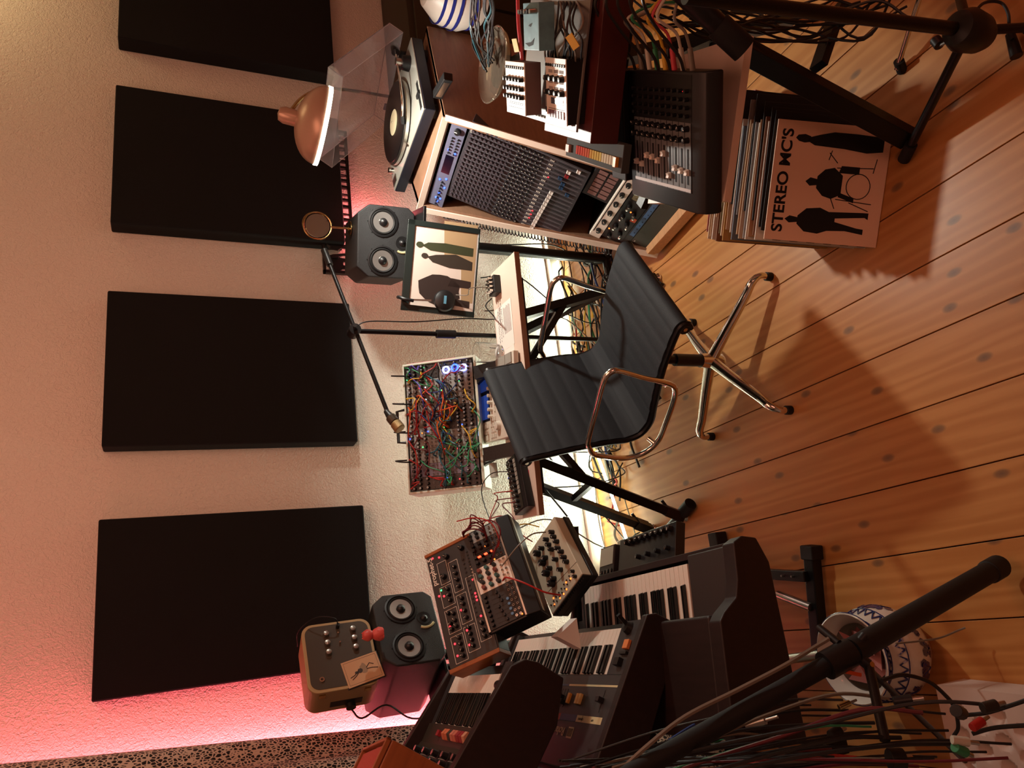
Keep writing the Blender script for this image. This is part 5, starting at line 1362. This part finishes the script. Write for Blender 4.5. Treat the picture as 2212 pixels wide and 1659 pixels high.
# loops of cable behind the mixer, top edge of the picture
rr = random.Random(21)
for k in range(16):
    pts = []
    x0 = 1330 + rr.uniform(0, 160); y0 = rr.uniform(-20, 60)
    ze = rr.uniform(.25, .5)
    pts = [P(x0, y0, Z=.70), P(x0 + 70, y0 + rr.uniform(-10, 50), Z=.62), P(x0 + 160, y0 + rr.uniform(0, 60), Z=.5), P(x0 + 280 + rr.uniform(-30, 30), rr.uniform(0, 90), Z=.35), P(x0 + 400, rr.uniform(-10, 90), Z=.25), P(x0 + 470, rr.uniform(-30, 40), Z=.20)]
    cable(pts, 'black', 'black cable in the dark tangle hanging behind the tiered stand', .0032, group='black cables tangled behind the tiered stand')
for k in range(14):
    x0 = 1020 + rr.uniform(-5, 50)
    pts = [P(x0, -25, Z=.98), P(x0 + rr.uniform(-5, 12), 20, Z=.95), P(x0 + rr.uniform(-5, 14), 55, Z=.92), P(x0 + rr.uniform(-5, 15), 95, Z=.90), P(1058 + rr.uniform(-15, 12), 140 + rr.uniform(-20, 15), Z=.885)]
    cable(pts, 'black' if k % 13 else 'teal', ('black' if k % 13 else 'dark teal') + ' cable in the bundle hanging over the glass dish', .0030, group=('black' if k % 13 else 'teal') + ' cables over the glass dish')
for k in range(12):
    x0 = 1175 + k * 7
    pts = [P(x0 + rr.uniform(-6, 6), 132, Z=.88), P(x0 + rr.uniform(-4, 4), 115, Z=.90), P(x0 + rr.uniform(-12, 12), 85, Z=.92), P(x0 + rr.uniform(-16, 16), 45, Z=.91), P(x0 + rr.uniform(-10, 20), -20, Z=.85)]
    cable(pts, 'black' if k % 5 else 'grey', ('black' if k % 5 else 'grey') + ' lead running back from the larger white unit', .0026, group=('black' if k % 5 else 'grey') + ' leads behind the larger white unit')
for i, (x, y) in enumerate(((1114, 98), (1237, 90))):
    o = MB().box(-.011, -.016, -.001, .011, .016, .001).build('cable_flag', mat('yellow_tape_flag', (214, 170, 40), .6)); o.matrix_world = frame(*tuple(P(x, y, Z=.93)), YR + 20 * i, 25 + 15 * i, 10)
    tag(o, ('yellow tape flag on a lead beside the teal pedal', 'amber tape flag on the leads behind the larger white unit')[i], 'tape')
cable([P(1128, 130, Z=.91), P(1124, 90, Z=.92), P(1120, 50, Z=.92), P(1118, -20, Z=.9)], 'pink', 'pink ribbon-like lead beside the teal pedal', .005)
# striped bag beyond the rack
t = thing('striped_bag', 'white bag with blue stripes and a green patch behind the rack at the top edge', 'bag', Matrix.Translation(P(985, -10, Z=.78)))
MB().lathe([(0, -.10), (.09, -.10), (.12, -.02), (.11, .06), (.06, .12), (0, .13)], n=24).build('sack', mat('white_bag_plastic', (196, 186, 176), .4), t)
for k in range(5): MB().lathe([(.122 - .006 * abs(k - 2), -.06 + k * .03), (.123 - .006 * abs(k - 2), -.048 + k * .03)], n=24).build('blue_stripe', mat('bag_blue', (36, 44, 120), .4), t)

# ================================================================ RECORDS ON THE FLOOR
LPM = frame(.83, 1.259, .002, -28.3, 68.8)
NL = 26; back_h = Vector((math.sin(math.radians(28.3)), math.cos(math.radians(28.3)), 0))
cols = [('cream', (196, 176, 150)), ('tan', (176, 142, 108)), ('white', (206, 198, 186)), ('black', (18, 17, 17)), ('grey', (132, 130, 130)), ('brown', (120, 78, 52)), ('olive', (110, 100, 66)), ('blue-grey', (92, 104, 116)), ('ochre', (170, 128, 66)), ('rose', (168, 96, 88))]
seq = [0, 3, 3, 2, 5, 3, 1, 2, 4, 3, 0, 1, 4, 7, 2, 3, 1, 8, 0, 6, 5, 1, 2, 1, 0, 9]
offs = [0, .02, .035, 0, .01, .055, .005, .0, .0, .08, .0, .01, .06, .0, .02, .095, .03, .0, .01, .02, .0, .06, .0, .01, .0, .02]
LW = .308
rr = random.Random(4)
for k in range(NL):
    nm, c_ = cols[seq[k]]
    s = k * .0095
    m_ = mat('sleeve_' + nm.replace('-', '_'), c_, .55)
    M = Matrix.Translation(back_h * s) @ LPM @ Matrix.Translation((offs[k] + rr.uniform(-.004, .004), 0, 0)) @ Matrix.Rotation(math.radians(rr.uniform(-.6, .6)), 4, 'Z')
    thk = rr.choice([.0035, .0045, .006])
    M = Matrix.Translation((0, 0, .006)) @ M if k else LPM
    t = D.objects.new('record_sleeve', None); COL.objects.link(t); t.matrix_world = M
    MB().box(0, 0, -thk, LW, LW - .001, 0).build('cover', m_ if k else mat('front_sleeve_card', (232, 198, 172), .5), t, bevel=.0008, seg=1)
    MB().box(-.0004, .004, -thk * .75, 0, LW - .006, -thk * .25).build('opening_edge', mat('record_edge_dark', (24, 22, 22), .4), t)
    if k == 0:
        tag(t, 'front record sleeve with three black figures and large block lettering, leaning on the floor stack', 'record sleeve')
        front = t
    else:
        tag(t, nm + ' record sleeve standing in the floor stack behind the lettered front sleeve', 'record sleeve', nm + ' record sleeves in the floor stack')
# lettering and figures printed on the front sleeve
text("STEREO MC'S", .040, front, 'lettering', INK, (LW * .50, LW * .895, .0003), bold=.0010, sx=1.12)
mb = MB()
def fig(mb, polys):
    for p in polys: mb.prism([(x * LW, y * LW) for x, y in p], .0002, .0006, 'z')
o = MB()
fig(o, [[(.80, .06), (.92, .06), (.93, .30), (.93, .50), (.90, .62), (.875, .70), (.84, .72), (.81, .66), (.80, .40), (.78, .20)], [(.835, .70), (.88, .70), (.895, .75), (.885, .81), (.86, .83), (.835, .80), (.825, .75)]]); o.build('printed_figure', INK, front)
o = MB()
fig(o, [[(.42, .38), (.58, .38), (.64, .46), (.62, .54), (.56, .60), (.46, .60), (.40, .54), (.38, .46)], [(.485, .60), (.535, .60), (.545, .66), (.51, .70), (.475, .66)], [(.36, .26), (.40, .26), (.44, .40), (.40, .40)], [(.60, .24), (.66, .24), (.66, .40), (.60, .42)]]); o.build('printed_figure', INK, front)
o = MB(); o.tube([(LW * (.50 + .105 * math.cos(a * .2618)), LW * (.235 + .105 * math.sin(a * .2618)), .0004) for a in range(24)], .0012, 5, True)
for a, b in (((.36, .10), (.38, .42)), ((.66, .12), (.64, .44)), ((.40, .42), (.60, .44)), ((.30, .42), (.42, .48)), ((.68, .44), (.76, .52)), ((.70, .52), (.78, .50)), ((.62, .12), (.74, .10)), ((.30, .12), (.36, .30))): o.bar((a[0] * LW, a[1] * LW, .0004), (b[0] * LW, b[1] * LW, .0004), .0022, .0005)
o.build('printed_drum_kit', INK, front)
o = MB()
fig(o, [[(.10, .14), (.145, .14), (.15, .20), (.19, .40), (.22, .40), (.245, .14), (.23, .11), (.285, .11), (.285, .16), (.27, .46), (.30, .54), (.285, .66), (.22, .73), (.15, .73), (.09, .66), (.08, .54), (.11, .46), (.12, .30)], [(.165, .73), (.205, .73), (.215, .80), (.185, .84), (.155, .80)]]); o.build('printed_figure', INK, front)
o = MB()
for k in range(6): o.box(-.0012, LW * (.10 + .15 * k), -.002, 0, LW * (.17 + .15 * k), .0004)
o.build('printed_checks', INK, front)

# compact discs behind, dark crate beside
c0 = P(1606, 215, Z=.09); c1 = P(1586, 345, Z=.09); nC = 16
cc_ = [('rose', (168, 110, 108)), ('white', (200, 190, 186)), ('black', (20, 18, 20)), ('navy', (34, 38, 62)), ('grey', (120, 112, 112)), ('brown', (120, 66, 46))]
for k in range(nC):
    nm, c_ = cc_[(k * 5 + k // 4) % 6]
    p = c0.lerp(c1, k / (nC - 1)); d_ = (c1 - c0); d_.z = 0
    ang = math.degrees(math.atan2(d_.y, d_.x))
    o = MB().box(-.0045, 0, 0, .0045, .13, .155 + .005 * (k % 3)).build('disc_case', mat('case_' + nm, c_, .4), bevel=.0008, seg=1); o.matrix_world = frame(p.x, p.y, 0, ang)
    tag(o, nm + ' disc case standing in the row on the floor behind the record sleeves', 'disc case', nm + ' disc cases behind the records')
pp = P(1590, 435, Z=0.0)
t = thing('black_case', 'low black case with a steel lip on the floor between records and mixer rack', 'case', frame(pp.x, pp.y, 0, -28))
MB().box(0, 0, .005, .20, .24, .10).build('body', BLACK, t, bevel=.004); MB().box(-.004, -.004, .10, .204, .244, .106).build('lip', STEEL, t, bevel=.001)

# ================================================================ LOWER LEFT FOREGROUND
vb = P(1958, 1400, Z=0)
t = thing('vase', 'blue and white porcelain cachepot on the floor behind the padded stand leg', 'vase', Matrix.Translation((vb.x, vb.y, 0)) @ Matrix.Scale(1.08, 4))
PORC = mat('white_porcelain', (216, 210, 198), .15, coat=.5); COBALT = mat('cobalt_glaze', (26, 34, 92), .2, coat=.5)
pf = [(0, 0), (.065, 0), (.075, .01), (.100, .05), (.108, .085), (.100, .125), (.082, .150), (.086, .165), (.100, .180), (.097, .182), (.080, .165), (.074, .150), (.092, .12), (.098, .085), (.092, .05), (.06, .012), (0, .01)]
MB().lathe(pf, n=48).build('body', PORC, t)
def pr(z):
    for (r0, z0), (r1, z1) in zip(pf[1:8], pf[2:9]):
        if z0 <= z <= z1: return r0 + (r1 - r0) * (z - z0) / (z1 - z0 + 1e-9)
    return .09
def onpot(a, z, o=.0012): r = pr(z) + o; return (r * math.cos(a), r * math.sin(a), z)
mb = MB()
for k in range(26):
    a0 = k / 26 * 6.283; a1 = (k + .5) / 26 * 6.283; a2 = (k + 1) / 26 * 6.283
    mb.tube([onpot(a0, .152), onpot(a1, .176), onpot(a2, .152)], .0026, 4); mb.tube([onpot(a1, .150), onpot(a1, .163)], .0018, 4)
for z in (.149, .179, .118): mb.tube([onpot(a / 40 * 6.283, z) for a in range(40)], .0016, 4, True)
for k in range(30):
    a0 = k / 30 * 6.283; mb.tube([onpot(a0, .122), onpot(a0 + .10, .136), onpot(a0 + .2, .122)], .0028, 4)
mb.build('zigzag_border', COBALT, t, kind='stuff')
rr = random.Random(8); mb = MB()
for k in range(12):
    a0 = k / 12 * 6.283 + rr.uniform(-.1, .1); z = rr.uniform(.05, .10)
    mb.tube([onpot(a0 + .04 * q, z + .012 * math.sin(q * 1.1 + k), .001) for q in range(7)], .0016, 4)
    for q in range(8):
        aa = a0 + rr.uniform(-.12, .25); zz = z + rr.uniform(-.02, .02); r_ = rr.uniform(.007, .013)
        mb.add([onpot(aa + r_ * 9 * math.cos(w2) * .9, max(.03, min(.112, zz + r_ * math.sin(w2))), .0016) for w2 in [i * 1.047 for i in range(6)]], [(0, 1, 2, 3, 4, 5)])
mb.build('painted_flowers', COBALT, t, kind='stuff')
mb = MB()
for k in range(9):
    a = k * 2.4; mb.add([(0, 0, .08), (.07 * math.cos(a), .07 * math.sin(a), .150 + .02 * (k % 3)), (.065 * math.cos(a + .8), .065 * math.sin(a + .8), .135 + .02 * (k % 2)), (.02 * math.cos(a + .4), .02 * math.sin(a + .4), .165)], [(0, 1, 3), (1, 2, 3), (0, 3, 2)])
o = mb.build('crumpled_paper', mat('pink_paper', (196, 130, 126), .8)); o.matrix_world = Matrix.Translation((vb.x, vb.y, 0)); tag(o, 'crumpled pinkish paper inside the blue and white pot', 'paper')

# stand with padded tubes
A_ = P(2160, 1222, Z=.035); Jt = P(1838, 1408, Z=.60); Up = P(1330, 1690, Z=1.06)
t = thing('padded_stand', 'black stand with thick foam-padded tubes in the lower right foreground', 'stand', Matrix.Translation((0, 0, 0)))
MB().cyl(A_, Jt, .0225, n=22).build('padded_leg', RUBBER, t, label='foam padded leg'); MB().cyl(A_, A_.lerp(Jt, .10), .0255, n=22).build('end_cap', RUBBER, t, bevel=.006)
MB().cyl(Jt, Up, .0165, n=22).build('padded_tube', RUBBER, t)
MB().cyl(Jt.lerp(A_, .0), Jt.lerp(Up, .12), .025, n=18).build('collar', BLACK, t)
h0 = P(1790, 1372, Z=.62); MB().cyl(h0, Jt, .007, n=12).build('handle_stem', BLACK, t); MB().cyl(h0 + Vector((.015, .02, .0)), h0 - Vector((.015, .02, 0)), .007, n=14).build('tee_handle', BLACK, t)
k0 = P(1868, 1372, Z=.57); MB().cyl(k0, Jt, .008, n=12).build('tube_clamp', BLACK, t)
b0 = P(1876, 1436, Z=.58); b1 = P(1912, 1600, Z=.63); MB().cyl(b0, b1, .0085, n=14).build('hanger_bar', BLACK, t); MB().cyl(Jt, b0, .010, n=12).build('bracket', BLACK, t)
MB().cyl(b0, b0 + Vector((.001, -.01, .001)), .005, n=10).build('bolt', BRASS, t)
LG2 = P(2100, 1659, Z=.05); MB().cyl(Jt, LG2, .006, n=12).build('rear_leg', BLACKM, t)

# hanging cables with plugs
rr = random.Random(31)
colsq = ['black'] * 17 + ['grey', 'maroon', 'green', 'maroon', 'grey', 'blue', 'red']
def plug(a, b, m, label, r=.0075, n=12, tip=True):
    a = Vector(a); b = Vector(b); tt = thing('jack_plug', label, 'plug', Matrix.Translation(a)); d_ = b - a
    MB().cyl((0, 0, 0), d_ * .62, r * .95, r, n).build('barrel', m, tt, bevel=.0008)
    if tip: MB().cyl(d_ * .62, d_, r * .42, r * .42, n).build('tip', STEEL, tt)
    return tt
for k in range(46):
    c_ = colsq[k % len(colsq)]
    yb = rr.uniform(1500, 1665); xe = rr.uniform(1560, 2190)
    xs = rr.uniform(1180, 1330); ys = 1640 + rr.uniform(0, 80)
    zt_, zb = rr.uniform(.95, 1.08), rr.uniform(.35, .62)
    ye = yb if xe > 1700 else max(yb, 1590)
    mid = .5; pts = []
    for q, zz in ((0, zt_), (.3, None), (.55, None), (.8, None), (1, zb)):
        x = xs + (xe - xs) * q; y = ys + (ye - ys) * min(1, q * 1.3) + (rr.uniform(-10, 10) if 0 < q < 1 else 0)
        z = zt_ + (zb - zt_) * q; pts.append(P(x, y, Z=z))
    rad = rr.choice([.0022, .0028, .0034])
    cable(pts, c_, c_ + ' cable hanging in the bundle on the padded stand', rad, 'hanging_cable', group=c_ + ' cables hanging from the padded stand')
pl_ = [((1612, 1568), (1680, 1548), STEEL, 'long steel barrel plug pointing down in the hanging cable bundle', .0085), ((1668, 1636), (1705, 1618), mat('rose_grey_metal', (120, 92, 84), .4, .6), 'small rose-grey plug among the dark hanging cables', .0065),
       ((1930, 1516), (1995, 1508), BLACK, 'black bulbous cable connector at the end of a hanging lead', .009), ((2062, 1614), (2100, 1632), CAB['green'], 'green plug at the lower end of the hanging bundle', .008),
       ((2056, 1598), (2115, 1606), CAB['white'], 'cream plug with bare metal sleeves at the lower end of the bundle', .007), ((2100, 1572), (2135, 1548), CAB['red'], 'red clip plug against the white dimpled block', .007),
       ((2122, 1530), (2170, 1518), mat('brown_black_plug', (34, 30, 24), .5), 'dark T-shaped adapter plug in front of the dimpled block', .0085), ((2065, 1535), (2085, 1545), BLACK, 'square black right-angle plug in front of the dimpled block', .010),
       ((1920, 1640), (1970, 1640), BLACK, 'fat round black plug at the bottom edge of the picture', .018), ((1795, 1590), (1825, 1572), BLACK, 'two-pin black mains plug in the hanging bundle', .011), ((1812, 1528), (1850, 1512), BRASS, 'brass-coloured plug in the hanging bundle', .0055),
       ((1440, 1640), (1462, 1600), CAB['red'], 'dark red plug sleeve on a white lead at the left of the bundle', .0075)]
for a, b, m, lb, r in pl_: plug(P(*a, Z=.62), P(*b, Z=.585), m, lb, r)
for dx in (0, .012): pass
cable([P(1790, 1380, Z=.63), P(1760, 1398, Z=.66), P(1690, 1440, Z=.74), P(1590, 1492, Z=.83), P(1480, 1548, Z=.93), P(1400, 1610, Z=1.0), P(1340, 1665, Z=1.04)], 'grey', 'long grey-brown lead draped along the padded tube', .0042)
cable([P(1860, 1458, Z=.60), P(1800, 1450, Z=.64), P(1720, 1478, Z=.70), P(1620, 1520, Z=.80), P(1540, 1560, Z=.88), P(1500, 1592, Z=.92)], 'orange', 'orange-red lit lead below the padded tube', .0038)
cable([P(1905, 1470, Z=.60), P(1950, 1458, Z=.55), P(2005, 1472, Z=.50), P(2045, 1505, Z=.46), P(2062, 1530, Z=.44), P(2070, 1570, Z=.42), P(2060, 1590, Z=.42)], 'black', 'black lead forming an arch in front of the floor at the right', .0036)
cable([P(1935, 1390, Z=.25), P(1985, 1385, Z=.18), P(2030, 1378, Z=.10), P(2070, 1362, Z=.05), P(2085, 1356, Z=.04)], 'grey', 'thin grey lead with a slim tip reaching over the floor beside the pot', .0022)
cable([P(2085, 1545, Z=.46), P(2130, 1540, Z=.45), P(2180, 1525, Z=.44), P(2230, 1508, Z=.43)], 'black', 'black lead running out of the picture over the dimpled block', .0034)
cable([P(2100, 1585, Z=.46), P(2150, 1572, Z=.44), P(2230, 1566, Z=.42)], 'black', 'second black lead leaving the picture over the dimpled block', .0036)

# white dimpled block
q0 = P(2020, 1480, Z=.10); q1 = P(2060, 1700, Z=.10)
ya = q1 - q0; yaw_ = math.degrees(math.atan2(-ya.y, -ya.x))
t = thing('dimpled_block', 'white plaster-like block covered in round dimples on the floor in the lower right corner', 'block', frame(q0.x, q0.y, 0, yaw_ + 2))
Wb, Db = .46, .40; N1 = 96; N2 = 84; vs = []; dim = []
for i in range(9):
    for j in range(8): dim.append((-.05 - i * .052 - (.026 if j % 2 else 0), -.045 - j * .047))
for j in range(N2 + 1):
    for i in range(N1 + 1):
        x = -Wb * i / N1; y = -Db * j / N2; z = .10
        for dx, dy in dim:
            d2 = ((x - dx) ** 2 + (y - dy) ** 2) ** .5
            if d2 < .017: z -= .016 * min(1, (1 - d2 / .017) * 2.2) ** .7; break
        vs.append((x, y, z))
mb = MB(); mb.add(vs, [(j * (N1 + 1) + i, j * (N1 + 1) + i + 1, (j + 1) * (N1 + 1) + i + 1, (j + 1) * (N1 + 1) + i) for j in range(N2) for i in range(N1)])
mb.build('dimpled_top', mat('chalk_white', (206, 186, 174), .8), t)
mb = MB(); z = .0999
mb.add([(0, 0, 0), (-Wb, 0, 0), (-Wb, -Db, 0), (0, -Db, 0), (0, 0, .10), (-Wb, 0, .10), (-Wb, -Db, .10), (0, -Db, .10)], [(0, 1, 5, 4), (1, 2, 6, 5), (2, 3, 7, 6), (3, 0, 4, 7), (0, 3, 2, 1)]); mb.build('block_sides', mat('chalk_white', (206, 186, 174), .8), t)

# ================================================================ CABLES ON THE FLOOR UNDER THE DESK
rr = random.Random(77)
fc = ['black'] * 8 + ['white', 'white', 'grey', 'grey', 'yellow', 'blue', 'red', 'green', 'orange', 'white', 'black']
for k in range(44):
    c_ = fc[k % len(fc)]
    x0 = rr.uniform(.15, 1.3); y0 = rr.uniform(2.52, 2.82); pts = [(x0, y0, .012)]
    for q in range(6): x0 += rr.uniform(.02, .20) * (1 if k % 7 else -.3); y0 = min(2.86, max(2.46, y0 + rr.uniform(-.07, .07))); pts.append((min(x0, 1.75), y0, rr.uniform(.008, .05)))
    cable(pts, c_, c_ + ' cable in the tangle on the floor under the desk', rr.choice([.003, .004, .005]), 'floor_cable', group=c_ + ' cables on the floor under the desk', k=5)
for k in range(9):
    x0 = .3 + .14 * k; c_ = 'black' if k % 3 else 'grey'
    cable([(x0, 2.46, .63), (x0 + rr.uniform(-.05, .05), 2.5, .45), (x0 + rr.uniform(-.1, .1), 2.56, .22), (x0 + rr.uniform(-.1, .1), 2.62, .03), (x0 + .12, 2.66, .02)], c_, c_ + ' cable hanging from behind the desk board to the floor', .0026, 'hanging_cable', group=c_ + ' cables dropping behind the desk')
pts = [Vector((1.35, 2.33, .25))]
A_ = P(1290, 610, Z=.06); B_ = P(1325, 600, Z=.05)
pts = []
for i in range(200):
    s = i / 199; a = s * 14 * 6.283; p = Vector((1.12 + .22 * s, 2.50 - .04 * s, .05)); pts.append(p + Vector((0, .016 * math.cos(a), .016 * math.sin(a))))
tag(MB().tube(pts, .0028, 5).build('coiled_lead', CAB['black']), 'short black coiled lead lying on the floor under the desk', 'cable')
cable([P(1180, 980, Y=2.3), P(1215, 1015, Y=2.4), P(1280, 1040, Y=2.5), P(1320, 1040, Y=2.6), P(1345, 1000, Z=.02)], 'black', 'black lead looping under the desk board beside the left stand legs', .003)
cable([P(1180, 1060, Y=2.2), P(1205, 1090, Y=2.15), P(1225, 1115, Y=2.1)], 'black', 'short black lead from the desk down to the beige synth', .003)
cable([P(1250, 1085, Y=2.4), P(1300, 1110, Y=2.5), P(1345, 1160, Y=2.6), P(1362, 1190, Y=2.7)], 'black', 'black lead slanting past the glowing floor strip toward the pedals', .0026)
